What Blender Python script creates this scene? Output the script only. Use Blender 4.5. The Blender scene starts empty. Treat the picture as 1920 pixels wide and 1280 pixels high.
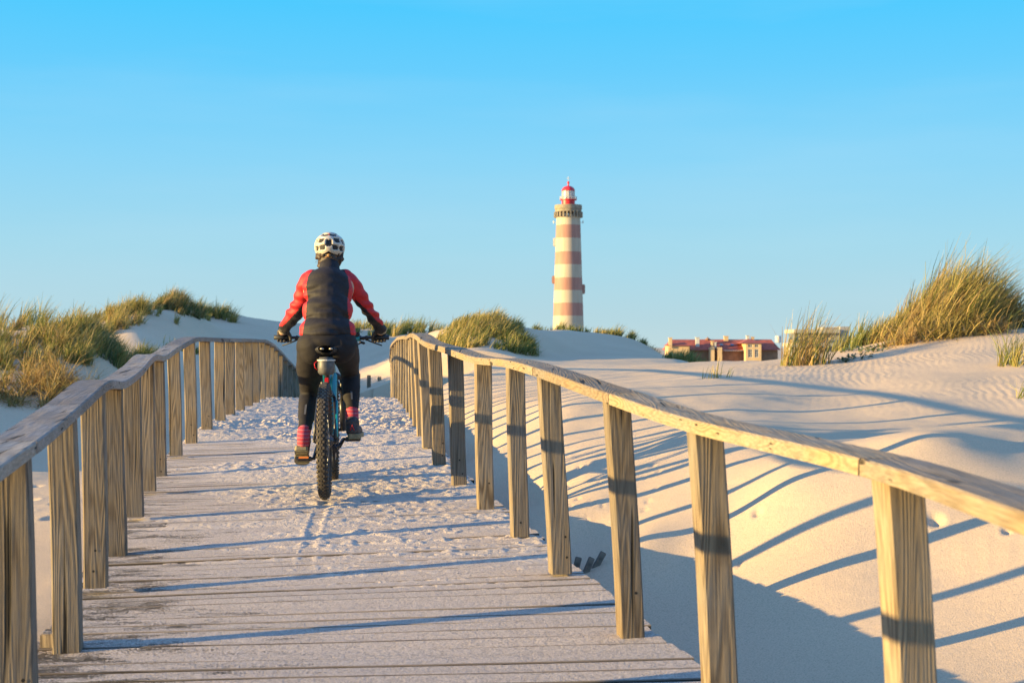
import bpy, bmesh, math, random
import numpy as np
from mathutils import Vector, Matrix, noise as mnoise
R = math.radians
rng = np.random.default_rng(7)
random.seed(7)
scene = bpy.context.scene
COL = scene.collection
F = 2667.0           # focal length in photograph pixels (50 mm on a 36 mm sensor)
HY = 650.0           # row of the horizon

# ------------------------------------------------------------------ camera
cam = bpy.data.cameras.new('camera'); camo = bpy.data.objects.new('camera', cam); COL.objects.link(camo)
camo.location = (0, 0, 0); camo.rotation_euler = (R(90), 0, 0)
cam.lens = 50; cam.sensor_width = 36; cam.shift_y = (HY-640)/1920
cam.clip_start = 0.05; cam.clip_end = 9000
cam.dof.use_dof = True; cam.dof.focus_distance = 8.6; cam.dof.aperture_fstop = 6.3
scene.camera = camo

# ------------------------------------------------------------------ light
AZ, EL = 15.5, 7.0          # the light travels to the right and a little away from the camera, very low
SUN_STRENGTH, SKY_STRENGTH, EXPOSURE = 4.5, 0.335, 1.62
w = bpy.data.worlds.new('World'); scene.world = w; w.use_nodes = True
nt = w.node_tree; nt.nodes.clear()
out = nt.nodes.new('ShaderNodeOutputWorld'); bg = nt.nodes.new('ShaderNodeBackground')
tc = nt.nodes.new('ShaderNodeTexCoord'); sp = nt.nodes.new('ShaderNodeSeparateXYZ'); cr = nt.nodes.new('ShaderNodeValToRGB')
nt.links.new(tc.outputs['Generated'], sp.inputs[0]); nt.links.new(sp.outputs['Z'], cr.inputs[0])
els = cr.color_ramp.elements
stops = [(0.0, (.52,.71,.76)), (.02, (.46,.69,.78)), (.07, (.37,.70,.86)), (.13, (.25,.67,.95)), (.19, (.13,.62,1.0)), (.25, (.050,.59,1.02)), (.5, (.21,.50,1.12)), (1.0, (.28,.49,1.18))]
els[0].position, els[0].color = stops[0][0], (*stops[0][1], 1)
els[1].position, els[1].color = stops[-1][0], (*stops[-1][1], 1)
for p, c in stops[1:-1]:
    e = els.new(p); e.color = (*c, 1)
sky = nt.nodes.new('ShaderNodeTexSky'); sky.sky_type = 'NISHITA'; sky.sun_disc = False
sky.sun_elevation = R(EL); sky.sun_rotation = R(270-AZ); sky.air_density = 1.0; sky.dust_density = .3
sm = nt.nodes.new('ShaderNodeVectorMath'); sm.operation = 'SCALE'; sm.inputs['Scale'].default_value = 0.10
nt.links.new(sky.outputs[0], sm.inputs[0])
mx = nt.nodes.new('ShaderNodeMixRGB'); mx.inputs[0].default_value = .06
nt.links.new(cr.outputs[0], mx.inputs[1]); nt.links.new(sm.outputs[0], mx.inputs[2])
wn = nt.nodes.new('ShaderNodeTexNoise'); wn.inputs['Scale'].default_value = 2.2; wn.inputs['Detail'].default_value = 5; wmp = nt.nodes.new('ShaderNodeMapping'); wmp.inputs['Scale'].default_value = (1, 1, 7); wmp.inputs['Rotation'].default_value = (.06, .10, 0)
nt.links.new(tc.outputs['Generated'], wmp.inputs[0]); nt.links.new(wmp.outputs[0], wn.inputs['Vector'])
wr_ = nt.nodes.new('ShaderNodeValToRGB'); wr_.color_ramp.elements[0].position = .50; wr_.color_ramp.elements[0].color = (0,0,0,1); wr_.color_ramp.elements[1].position = .78; wr_.color_ramp.elements[1].color = (.16,.16,.16,1); nt.links.new(wn.outputs['Fac'], wr_.inputs[0])
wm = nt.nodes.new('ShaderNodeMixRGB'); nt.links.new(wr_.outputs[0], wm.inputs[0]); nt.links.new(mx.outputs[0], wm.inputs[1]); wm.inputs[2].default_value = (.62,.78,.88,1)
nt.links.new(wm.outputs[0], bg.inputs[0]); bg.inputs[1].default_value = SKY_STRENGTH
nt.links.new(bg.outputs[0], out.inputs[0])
sun = bpy.data.lights.new('sun', 'SUN'); suno = bpy.data.objects.new('sun', sun); COL.objects.link(suno)
sun.energy = SUN_STRENGTH; sun.angle = R(.5); sun.color = (1.0, .71, .28)
trav = Vector((math.cos(R(AZ))*math.cos(R(EL)), math.sin(R(AZ))*math.cos(R(EL)), -math.sin(R(EL))))
suno.rotation_euler = trav.to_track_quat('-Z', 'Y').to_euler()
vs = scene.view_settings; vs.view_transform = 'Standard'; vs.look = 'None'; vs.exposure = EXPOSURE; vs.gamma = 1

# ------------------------------------------------------------------ helpers
def tag(o, label=None, cat=None, group=None, kind=None):
    if label: o['label'] = label
    if cat: o['category'] = cat
    if group: o['group'] = group
    if kind: o['kind'] = kind
    return o
def empty(name, loc=(0,0,0), rz=0.0):
    o = bpy.data.objects.new(name, None); COL.objects.link(o); o.location = loc; o.rotation_euler = (0,0,rz); o.empty_display_size = .1
    return o
def np_mesh(name, V, Fq, mat, parent=None, smooth=True, mats=None, midx=None, loc=None):
    """V (n,3); Fq (m,4) or (m,3) int array"""
    me = bpy.data.meshes.new(name); V = np.asarray(V, dtype=np.float32); Fq = np.asarray(Fq, dtype=np.int32)
    n = Fq.shape[1]
    me.vertices.add(len(V)); me.vertices.foreach_set('co', V.ravel())
    me.loops.add(Fq.size); me.loops.foreach_set('vertex_index', Fq.ravel())
    me.polygons.add(len(Fq)); me.polygons.foreach_set('loop_start', np.arange(0, Fq.size, n, dtype=np.int32))
    me.polygons.foreach_set('loop_total', np.full(len(Fq), n, dtype=np.int32))
    me.polygons.foreach_set('use_smooth', np.full(len(Fq), smooth, dtype=bool))
    for m in (mats or [mat]): me.materials.append(m)
    if midx is not None: me.polygons.foreach_set('material_index', np.asarray(midx, dtype=np.int32))
    me.update(calc_edges=True); me.validate()
    o = bpy.data.objects.new(name, me); COL.objects.link(o)
    if parent: o.parent = parent
    if loc is not None: o.location = loc
    return o
def bm_obj(name, bm, mat, parent=None, smooth=False, loc=None, mats=None):
    me = bpy.data.meshes.new(name); bmesh.ops.recalc_face_normals(bm, faces=bm.faces)
    for f in bm.faces: f.smooth = smooth
    bm.to_mesh(me); bm.free()
    for m in (mats or [mat]): me.materials.append(m)
    o = bpy.data.objects.new(name, me); COL.objects.link(o)
    if parent: o.parent = parent
    if loc is not None: o.location = loc
    return o
def add_box(bm, c, s, rot=None, bevel=0, mi=0):
    M = Matrix.Translation(Vector(c)) @ (rot.to_4x4() if rot else Matrix.Identity(4)) @ Matrix.Diagonal((*s, 1))
    g = bmesh.ops.create_cube(bm, size=1, matrix=M)
    fs = {f for v in g['verts'] for f in v.link_faces}
    for f in fs: f.material_index = mi
    if bevel:
        es = list({e for v in g['verts'] for e in v.link_edges})
        bmesh.ops.bevel(bm, geom=es, offset=bevel, segments=2, affect='EDGES', clamp_overlap=True)
def frame(d):
    d = d.normalized(); a = Vector((0,0,1)) if abs(d.z) < .95 else Vector((1,0,0))
    u = d.cross(a).normalized(); return u, d.cross(u).normalized()
def add_tube(bm, pts, r, n=10, mi=0, caps=True):
    pts = [Vector(p) for p in pts]
    rs = r if isinstance(r, (list, tuple)) else [r]*len(pts)
    rings = []; u = None
    for i, p in enumerate(pts):
        d = (pts[min(i+1, len(pts)-1)] - pts[max(i-1, 0)]).normalized()
        if u is None: u, v = frame(d)
        else:
            u = (u - d*u.dot(d)).normalized(); v = d.cross(u).normalized()
        rings.append([bm.verts.new(p + (u*math.cos(2*math.pi*j/n) + v*math.sin(2*math.pi*j/n))*rs[i]) for j in range(n)])
    for a, b in zip(rings, rings[1:]):
        for j in range(n):
            f = bm.faces.new((a[j], a[(j+1) % n], b[(j+1) % n], b[j])); f.material_index = mi
    if caps:
        for q in (rings[0][::-1], rings[-1]):
            f = bm.faces.new(q); f.material_index = mi
def add_lathe(bm, prof, n=32, origin=(0,0,0), mi=0, axis='Z'):
    o = Vector(origin); rings = []
    for r, z in prof:
        ring = []
        for j in range(n):
            a = 2*math.pi*j/n
            if axis == 'Z': p = Vector((r*math.cos(a), r*math.sin(a), z))
            else: p = Vector((z, r*math.cos(a), r*math.sin(a)))
            ring.append(bm.verts.new(o+p))
        rings.append(ring)
    for a, b in zip(rings, rings[1:]):
        for j in range(n):
            f = bm.faces.new((a[j], a[(j+1) % n], b[(j+1) % n], b[j])); f.material_index = mi
    return rings

# value noise, vectorised
def _hash(ix, iy, s):
    h = (ix.astype(np.int64)*374761393 + iy.astype(np.int64)*668265263 + s*1442695041) & 0xffffffff
    h = ((h ^ (h >> 13))*1274126177) & 0xffffffff
    return ((h ^ (h >> 16)) & 0xffff)/65535.0
def vnoise(x, y, s=0):
    ix, iy = np.floor(x), np.floor(y); fx, fy = x-ix, y-iy
    ux, uy = fx*fx*fx*(fx*(fx*6-15)+10), fy*fy*fy*(fy*(fy*6-15)+10)
    a, b, c, d = _hash(ix,iy,s), _hash(ix+1,iy,s), _hash(ix,iy+1,s), _hash(ix+1,iy+1,s)
    return (a*(1-ux)+b*ux)*(1-uy) + (c*(1-ux)+d*ux)*uy - .5
def fbm(x, y, s=0, oct=4, gain=.5):
    t, amp, f = 0, 1.0, 1.0
    for o in range(oct):
        t = t + amp*vnoise(x*f + 17.3*o, y*f - 9.1*o, s+o); amp *= gain; f *= 2.03
    return t
def sstep(a, b, x):
    t = np.clip((x-a)/(b-a), 0, 1); return t*t*(3-2*t)

# ------------------------------------------------------------------ materials
def new_mat(name):
    m = bpy.data.materials.new(name); m.use_nodes = True; n = m.node_tree
    return m, n, n.nodes['Principled BSDF']
def simple(name, col, rough=.6, metal=0.0, spec=.5, noise=0.0, nscale=30, bump=0.0, sheen=0):
    m, n, p = new_mat(name)
    p.inputs['Base Color'].default_value = (*col, 1); p.inputs['Roughness'].default_value = rough
    p.inputs['Metallic'].default_value = metal; p.inputs['Specular IOR Level'].default_value = spec
    if sheen: p.inputs['Sheen Weight'].default_value = sheen
    if noise or bump:
        t = n.nodes.new('ShaderNodeTexCoord'); x = n.nodes.new('ShaderNodeTexNoise'); x.inputs['Scale'].default_value = nscale; x.inputs['Detail'].default_value = 5
        n.links.new(t.outputs['Object'], x.inputs['Vector'])
        if noise:
            r = n.nodes.new('ShaderNodeValToRGB')
            r.color_ramp.elements[0].position = .3; r.color_ramp.elements[1].position = .7
            r.color_ramp.elements[0].color = (*[c*(1-noise) for c in col], 1); r.color_ramp.elements[1].color = (*[min(1, c*(1+noise)) for c in col], 1)
            n.links.new(x.outputs['Fac'], r.inputs[0]); n.links.new(r.outputs[0], p.inputs['Base Color'])
        if bump:
            b = n.nodes.new('ShaderNodeBump'); b.inputs['Strength'].default_value = 1; b.inputs['Distance'].default_value = bump
            n.links.new(x.outputs['Fac'], b.inputs['Height']); n.links.new(b.outputs[0], p.inputs['Normal'])
    return m
def mapping(n, src, scale, rot=(0,0,0)):
    mp = n.nodes.new('ShaderNodeMapping'); mp.inputs['Scale'].default_value = scale; mp.inputs['Rotation'].default_value = rot
    n.links.new(src, mp.inputs['Vector']); return mp.outputs[0]
def tex_noise(n, vec, scale, detail=4, rough=.55, dist=0):
    x = n.nodes.new('ShaderNodeTexNoise'); x.inputs['Scale'].default_value = scale; x.inputs['Detail'].default_value = detail
    x.inputs['Roughness'].default_value = rough; x.inputs['Distortion'].default_value = dist
    n.links.new(vec, x.inputs['Vector']); return x.outputs['Fac']
def ramp(n, fac, stops):
    r = n.nodes.new('ShaderNodeValToRGB'); e = r.color_ramp.elements
    def c4(c): return (*c, 1) if isinstance(c, tuple) else (c, c, c, 1)
    e[0].position, e[0].color = stops[0][0], c4(stops[0][1]); e[1].position, e[1].color = stops[-1][0], c4(stops[-1][1])
    for p, c in stops[1:-1]:
        q = e.new(p); q.color = c4(c)
    n.links.new(fac, r.inputs[0]); return r.outputs[0]
def mix(n, fac, a, b, mode='MIX'):
    m = n.nodes.new('ShaderNodeMixRGB'); m.blend_type = mode
    for i, v in enumerate((fac, a, b)):
        if hasattr(v, 'links') or hasattr(v, 'is_linked'): n.links.new(v, m.inputs[i])
        elif i == 0: m.inputs[0].default_value = v
        else: m.inputs[i].default_value = (*v, 1) if isinstance(v, tuple) else (v, v, v, 1)
    return m.outputs[0]
def math_n(n, op, a, b=None, c=None):
    m = n.nodes.new('ShaderNodeMath'); m.operation = op
    for i, v in enumerate((a, b, c)):
        if v is None: continue
        if isinstance(v, (int, float)): m.inputs[i].default_value = v
        else: n.links.new(v, m.inputs[i])
    return m.outputs[0]
def bump_n(n, h, dist, normal=None, strength=1):
    b = n.nodes.new('ShaderNodeBump'); b.inputs['Distance'].default_value = dist; b.inputs['Strength'].default_value = strength
    n.links.new(h, b.inputs['Height'])
    if normal: n.links.new(normal, b.inputs['Normal'])
    return b.outputs[0]

def sand_mat(name, ripples=True, base=(.64,.475,.30)):
    m, n, p = new_mat(name)
    t = n.nodes.new('ShaderNodeTexCoord').outputs['Object']
    big = tex_noise(n, t, .35, 3); grain = tex_noise(n, t, 130, 4, .75); mid = tex_noise(n, t, 9, 6, .65)
    c1 = ramp(n, big, [(.3, tuple(c*.93 for c in base)), (.7, tuple(c*1.05 for c in base))])
    sp_ = ramp(n, grain, [(.34, .66), (.46, .96), (.64, 1.10)])
    col = mix(n, 1.0, c1, sp_, 'MULTIPLY')
    deb = ramp(n, tex_noise(n, t, 55, 3, .6), [(.235, (.22,.17,.12)), (.27, (1,1,1)), (1, (1,1,1))])
    col = mix(n, .7, col, deb, 'MULTIPLY')
    n.links.new(col, p.inputs['Base Color']); p.inputs['Roughness'].default_value = .95; p.inputs['Specular IOR Level'].default_value = .15
    nb = bump_n(n, grain, .0042)
    if not ripples:
        pock = ramp(n, tex_noise(n, mapping(n, t, (1, .75, 1)), 34, 4, .62), [(.36, 0.0), (.52, 1.0)])
        nb = bump_n(n, pock, .0055, nb)
    nb = bump_n(n, mid, .0045, nb)
    if ripples:
        # wind ripples, strongest on the slopes to the right
        dv = n.nodes.new('ShaderNodeVectorMath'); dv.operation = 'ADD'
        nz = n.nodes.new('ShaderNodeTexNoise'); nz.inputs['Scale'].default_value = 1.1; nz.inputs['Detail'].default_value = 3
        n.links.new(t, nz.inputs['Vector'])
        sc = n.nodes.new('ShaderNodeVectorMath'); sc.operation = 'SCALE'; sc.inputs['Scale'].default_value = .38
        n.links.new(nz.outputs['Color'], sc.inputs[0]); n.links.new(t, dv.inputs[0]); n.links.new(sc.outputs[0], dv.inputs[1])
        wv = n.nodes.new('ShaderNodeTexWave'); wv.wave_type = 'BANDS'; wv.bands_direction = 'X'; wv.inputs['Scale'].default_value = 3.9; wv.inputs['Distortion'].default_value = 1.2; wv.inputs['Detail'].default_value = 1.5
        n.links.new(mapping(n, dv.outputs[0], (1, .55, 1), (0, 0, R(22))), wv.inputs['Vector'])
        msk = ramp(n, tex_noise(n, t, .33, 2), [(.42, 0.06), (.6, 1.0)])
        sx_ = n.nodes.new('ShaderNodeSeparateXYZ'); n.links.new(t, sx_.inputs[0]); mr = n.nodes.new('ShaderNodeMapRange'); mr.inputs[1].default_value = 1.6; mr.inputs[2].default_value = 4.0
        n.links.new(sx_.outputs['X'], mr.inputs[0]); hh = math_n(n, 'MULTIPLY', math_n(n, 'MULTIPLY', wv.outputs['Fac'], msk), mr.outputs[0])
        nb = bump_n(n, hh, .0034, nb)
    n.links.new(nb, p.inputs['Normal'])
    return m

def wood_mat(name, axis='Z', tone=((.20,.135,.075), (.34,.24,.14)), grey=(.36,.31,.26), greyness=.25, gs=1.0, sandy=0.0):
    """weathered softwood: growth-ring grain along axis, knots, cracks"""
    m, n, p = new_mat(name)
    t = n.nodes.new('ShaderNodeTexCoord').outputs['Object']
    oi = n.nodes.new('ShaderNodeObjectInfo').outputs['Random']; gi = n.nodes.new('ShaderNodeNewGeometry').outputs['Random Per Island']
    rnd = math_n(n, 'ADD', oi, gi)
    off = n.nodes.new('ShaderNodeVectorMath'); off.operation = 'SCALE'
    cmb = n.nodes.new('ShaderNodeCombineXYZ'); n.links.new(rnd, cmb.inputs[0]); n.links.new(rnd, cmb.inputs[1]); n.links.new(rnd, cmb.inputs[2])
    off.inputs['Scale'].default_value = 31.7; n.links.new(cmb.outputs[0], off.inputs[0])
    ad = n.nodes.new('ShaderNodeVectorMath'); ad.operation = 'ADD'; n.links.new(t, ad.inputs[0]); n.links.new(off.outputs[0], ad.inputs[1])
    v = ad.outputs[0]
    k = {'X': (.055, 1, 1), 'Y': (1, .055, 1), 'Z': (1, 1, .055)}[axis]
    vm = mapping(n, v, k)
    low = n.nodes.new('ShaderNodeTexNoise'); low.inputs['Scale'].default_value = 7*gs; low.inputs['Detail'].default_value = 2
    n.links.new(vm, low.inputs['Vector'])
    # rings = contour lines of a stretched noise field -> cathedral grain
    rings = math_n(n, 'SINE', math_n(n, 'MULTIPLY', low.outputs['Fac'], 170.0))
    rings = math_n(n, 'MULTIPLY_ADD', rings, .5, .5)
    k2 = {'X': (.02, 1, 1), 'Y': (1, .02, 1), 'Z': (1, 1, .02)}[axis]
    fib = tex_noise(n, mapping(n, v, k2), 170*gs, 4, .7)
    blot = tex_noise(n, v, 4, 4)
    rings = mix(n, ramp(n, tex_noise(n, v, 2.3, 2), [(.35, .45), (.65, 1.0)]), .62, rings)
    knv = n.nodes.new('ShaderNodeTexVoronoi'); knv.inputs['Scale'].default_value = 4.2
    kk = {'X': (.45, 1.3, 1.3), 'Y': (1.3, .45, 1.3), 'Z': (1.3, 1.3, .45)}[axis]
    n.links.new(mapping(n, v, kk), knv.inputs['Vector'])
    knot = ramp(n, knv.outputs['Distance'], [(.035, 0.25), (.085, 1.0)])
    col = ramp(n, rings, [(.05, tone[0]), (.7, tone[1])])
    gcol = ramp(n, fib, [(.3, tuple(c*.62 for c in grey)), (.65, grey)])
    gf = math_n(n, 'MULTIPLY', ramp(n, blot, [(.35, 0.0), (.65, 1.0)]), greyness*2)
    gf = math_n(n, 'MINIMUM', gf, 1.0)
    col = mix(n, gf, col, gcol)
    col = mix(n, .55, col, ramp(n, fib, [(.3, .55), (.6, 1.05)]), 'MULTIPLY')
    col = mix(n, 1.0, col, knot, 'MULTIPLY')
    tint = ramp(n, math_n(n, 'FRACT', math_n(n, 'MULTIPLY', rnd, 7.31)), [(0, (.74,.72,.70)), (.5, (1,.97,.92)), (1, (1.18,1.12,1.0))])
    col = mix(n, 1.0, col, tint, 'MULTIPLY')
    crack = ramp(n, tex_noise(n, mapping(n, v, k2), 42*gs, 2, .5, .3), [(.66, 1.0), (.70, 0.15)])
    col = mix(n, 1.0, col, crack, 'MULTIPLY')
    nb = bump_n(n, rings, .0012)
    nb = bump_n(n, fib, .0022, nb)
    nb = bump_n(n, crack, .004, nb)
    if sandy:
        # thin film of wind-blown sand caught on the boards, thicker to the right and further on
        g = n.nodes.new('ShaderNodeNewGeometry').outputs['Position']
        s = n.nodes.new('ShaderNodeSeparateXYZ'); n.links.new(g, s.inputs[0])
        acr = math_n(n, 'ADD', s.outputs['X'], math_n(n, 'MULTIPLY', s.outputs['Y'], .171))   # 1.33 right edge .. -0.75 left edge
        base = math_n(n, 'MULTIPLY_ADD', acr, .40, 1.02)
        base = math_n(n, 'ADD', base, math_n(n, 'MULTIPLY', math_n(n, 'SUBTRACT', s.outputs['Y'], 5.5), .035))
        gr = tex_noise(n, t, 120, 4, .8); pa = tex_noise(n, mapping(n, t, (1, 3.5, 1)), 3.2, 5, .6)
        fac = math_n(n, 'ADD', math_n(n, 'ADD', base, math_n(n, 'MULTIPLY', math_n(n, 'SUBTRACT', pa, .5), 1.7)), math_n(n, 'MULTIPLY', math_n(n, 'SUBTRACT', gr, .5), 1.5))
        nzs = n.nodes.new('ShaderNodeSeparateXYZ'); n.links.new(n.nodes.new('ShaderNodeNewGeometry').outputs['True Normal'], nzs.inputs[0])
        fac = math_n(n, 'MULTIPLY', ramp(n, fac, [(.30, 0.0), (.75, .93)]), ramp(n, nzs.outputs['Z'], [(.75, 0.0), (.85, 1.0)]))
        col = mix(n, ramp(n, nzs.outputs['Z'], [(.6, 1.0), (.8, 0.0)]), col, (.06,.047,.036))  # steep board sides painted dark so the gaps read as shaded
        col = mix(n, math_n(n, 'MULTIPLY', fac, sandy), col, mix(n, ramp(n, gr, [(.36, 0.0), (.6, 1.0)]), (.38,.31,.245), (.76,.635,.52)))
        nb = bump_n(n, math_n(n, 'MULTIPLY', gr, fac), .009, nb)
        pk = ramp(n, tex_noise(n, t, 42, 4, .65), [(.38, 0.0), (.5, 1.0)]); nb = bump_n(n, math_n(n, 'MULTIPLY', pk, fac), .0030, nb)
    n.links.new(col, p.inputs['Base Color']); n.links.new(nb, p.inputs['Normal'])
    p.inputs['Roughness'].default_value = .85; p.inputs['Specular IOR Level'].default_value = .25
    return m

M_SAND = sand_mat('sand'); M_DRIFT = sand_mat('drift_sand', ripples=False, base=(.63,.52,.405))
M_POST = wood_mat('post_wood', 'Z', tone=((.13,.094,.060), (.30,.232,.152)), grey=(.29,.255,.215), greyness=.40)
M_RAIL = wood_mat('rail_wood', 'Y', tone=((.21,.15,.085), (.34,.255,.155)), grey=(.30,.265,.22), greyness=.36)
M_RAILG = wood_mat('grey_rail_wood', 'Y', tone=((.19,.155,.12), (.30,.255,.21)), grey=(.35,.325,.30), greyness=.50)
M_DECK = wood_mat('deck_wood', 'X', tone=((.27,.22,.175), (.42,.355,.29)), grey=(.46,.415,.37), greyness=.42, sandy=1.0)
M_HOLE = simple('screw_hole', (.012,.010,.008), .8)

# ------------------------------------------------------------------ boardwalk skeleton
def pt(px, py, d): return ((px-960)/F*d, d, (HY-py)/F*d)
RT = {-2:(1733,1625,1681,897), -1:(1355,1362,1322,808), 0:(1183,1192,1157,752), 1:(1050,1074,1029,706), 2:(974,1005,966,688), 3:(910,957,905,681),
      4:(861,908,853,663), 5:(824,872,814,651), 6:(803,839,794,637), 7:(791,821,784,633), 8:(782,799,777,634.5), 9:(775,788,773,637), 10:(769,775,768,636),
      11:(763,768,764,636), 12:(757,761,758,637), 13:(752,756,753,638), 14:(747,751,749,641), 15:(742,747,745,645)}
LT = {-1:(39,1376,21,854), 0:(129,1225,116,780), 1:(180,1100,175,731), 2:(218,1055,211,728), 3:(253,968,247,702), 4:(278,920,273,676), 5:(300,902,294,676),
      6:(331,853,325,656), 7:(359,831,355,641), 8:(388,812,384,640.5), 9:(413,797,412,641), 10:(432,785,431,641), 11:(451,776,449,641), 12:(467,767,465,641),
      13:(480,760,478,641.5), 14:(491,754,490,642), 15:(500,750,500,646), 16:(508,749,508,651), 17:(516,749,516,658)}
rpost, lpost = {}, {}
for k, q in RT.items():
    d = 5.24+1.05*k; rpost[k] = (pt(q[0], q[1], d), pt(q[2], q[3], d))
for k, q in LT.items():
    d = 5.18+1.05*k; lpost[k] = (pt(q[0], q[1], d), pt(q[2], q[3], d))
# behind the frame, along the same line
for k in (-3, -4, -5, -6):
    d = 5.24+1.05*k; X = .62+.19*(-1-k); z = -1.155-.01*(-k)
    rpost[k] = ((X, d, z), (X-.06, d, z+.855-.01*(k+2)))
for k in (-2, -3, -4, -5, -6):
    d = 5.18+1.05*k; X = -1.43+.175*(-1-k); z = -1.15-.01*(-k)
    lpost[k] = ((X, d, z), (X-.03, d, z+.80))
# beyond the crest the walk goes down and bends a little to the right
for k, (px, py) in {16:(740,651), 17:(738.5,658), 18:(737.5,665), 19:(737,672), 20:(737,679)}.items():
    d = 5.24+1.05*k; x, y, z = pt(px, py, d); rpost[k] = ((x, y, z-.85), (x, y, z))
for k, (px, py) in {18:(525,667), 19:(534,677), 20:(543,686), 21:(551,693), 22:(558,699), 23:(564,704), 24:(570,709)}.items():
    d = 5.18+1.05*k; x, y, z = pt(px, py, d); lpost[k] = ((x, y, z-.85), (x, y, z))
for k in (21, 22, 23, 24):
    a = rpost[k-1]; rpost[k] = tuple((p[0]-.02, p[1]+1.05, p[2]-.085) for p in a)
KS = np.arange(-6, 25)
LB = np.array([lpost[k][0] for k in KS]); RB = np.array([rpost[k][0] for k in KS])
def smooth1(a, it=1):
    a = a.copy()
    for _ in range(it): a[1:-1] = .25*a[:-2]+.5*a[1:-1]+.25*a[2:]
    return a
LBs = LB.copy(); RBs = RB.copy()
LBs[:, 0] = smooth1(LB[:, 0], 1); RBs[:, 0] = smooth1(RB[:, 0], 1)
LBs[:, 2] = smooth1(LB[:, 2], 1)
RBs[:, 2] = smooth1(RB[:, 2], 1)
OUT = .11
def edge(k):
    """left and right deck edge points at post index k (arrays)"""
    k = np.asarray(k, float)
    L = np.stack([np.interp(k, KS, LBs[:, i]) for i in range(3)], -1); Rr = np.stack([np.interp(k, KS, RBs[:, i]) for i in range(3)], -1)
    dv = Rr-L; ln = np.linalg.norm(dv, axis=-1, keepdims=True); dv = dv/ln
    return L-dv*OUT, Rr+dv*OUT
def deck_pt(k, u):
    L, Rr = edge(k); return L*(1-np.asarray(u)[..., None])+Rr*np.asarray(u)[..., None]
_kk = np.linspace(-6, 24, 400); _L, _R = edge(_kk)
def deck_at_y(y):
    """x of the left edge, x of the right edge, z left, z right, at distance y"""
    return (np.interp(y, _L[:, 1], _L[:, 0]), np.interp(y, _R[:, 1], _R[:, 0]), np.interp(y, _L[:, 1], _L[:, 2]), np.interp(y, _R[:, 1], _R[:, 2]))

# ------------------------------------------------------------------ the dunes: heights surveyed from the photograph, (column, row, distance) or (x, y, z)
CP = []
def s(px, *rows):
    for d, z in rows: CP.append(((px-960)/F*d, d, z))
s(1920, (5,-1.20), (6.9,-.80), (8.0,-.60), (8.9,-.49), (10,-.62), (12,-.50), (14,-.30), (17,-.04), (20,.30), (24,.5), (30,-.5), (45,-2.5))
s(1750, (6.5,-1.02), (8.0,-.50), (8.8,-.525), (10,-.63), (12,-.54), (14,-.36), (17,-.10), (19.5,.26), (23,.3), (30,-.8), (45,-2.6))
s(1600, (5,-1.26), (6.6,-1.03), (8.0,-.62), (8.7,-.59), (9.6,-.66), (12,-.60), (14.5,-.45), (17,-.22), (20,-.02), (23,-.2), (30,-1.2), (45,-2.8))
s(1480, (6.56,-1.10), (7.8,-.72), (9,-.66), (10,-.66), (12,-.60), (15,-.38), (18,-.20), (20.5,-.15), (26,-.55), (32,-1.4))
s(1380, (5.3,-1.32), (8.0,-.86), (10.1,-.55), (13,-.46), (17,-.28), (22,-.22), (25,-.26), (32,-.9), (50,-2.6))
s(1280, (6.2,-1.30), (7.2,-1.12), (9.5,-.72), (13,-.48), (18,-.34), (25,-.27), (31,-.28), (36,-.35), (45,-1.2))
s(1200, (5.2,-1.34), (6.67,-1.26), (7.49,-1.01), (8.7,-.90), (11,-.72), (13,-.50), (18,-.40), (26,-.30), (33,-.23), (37,-.08), (42,.15), (47,-.6))
s(1110, (7.6,-1.12), (8.6,-.93), (9.8,-.82), (10.8,-.77), (12,-.70), (13.1,-.50), (18,-.44), (26,-.32), (32,-.22), (36,-.05), (41,.42), (46,.1))
s(1050, (8.2,-1.03), (9.8,-.88), (11.8,-.74), (12.9,-.56), (18,-.45), (26,-.33), (31,-.24), (34,-.12), (39,.50), (44,.2))
s(985, (9.3,-1.08), (10.6,-.93), (11.8,-.84), (13,-.70), (18,-.50), (26,-.32), (31,-.18), (36,.55), (41,.3))
s(930, (10.5,-1.05), (11.8,-.88), (12.8,-.80), (15,-.62), (20,-.48), (26,-.33), (30,-.10), (34,.55), (38,.3))
s(865, (12.5,-1.05), (13.5,-.88), (16,-.68), (20,-.52), (26,-.36), (30,-.08), (34.5,.55), (39,.2))
s(800, (15,-.95), (18,-.80), (22,-.66), (28,-.45), (33,-.15), (37,.35), (44,.1), (62,.65))
s(745, (24,-1.0), (28,-.80), (33,-.55), (38,-.36), (45,.05), (52,.35), (62,.80), (75,.6))
s(670, (26,-1.2), (31,-.95), (38,-.62), (44,-.38), (50,-.05), (58,.55), (66,.85), (80,.6))
s(600, (28,-1.3), (33,-.95), (40,-.50), (48,.1), (60,.85), (75,.9))
s(540, (28,-1.3), (32,-.98), (36,-.7), (42,-.35), (50,.3), (60,.95))
s(470, (21,-1.1), (26,-.98), (31,-.70), (38,-.42), (45,.02), (52,.80), (58,1.2))
s(400, (14,-1.02), (15.5,-1.28), (20,-1.32), (24,-1.0), (30,-.66), (36,-.42), (43,-.02), (50,.75), (57,1.5))
s(330, (12,-1.12), (14.5,-1.08), (16.5,-1.35), (20,-1.35), (24,-1.0), (28,-.65), (34,-.32), (39,.05), (44,.95), (48,1.55))
s(250, (10,-1.20), (13.5,-1.15), (16,-1.38), (19,-1.38), (23,-1.05), (27,-.60), (31,-.33), (35,-.10), (39,.50), (43,1.12), (48,.9))
s(160, (8,-1.24), (13,-1.20), (15.5,-1.40), (18.5,-1.32), (21,-.88), (23,-.42), (25,.12), (26.5,.30), (28.5,.0), (31,-.32), (36,-.30))
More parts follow.
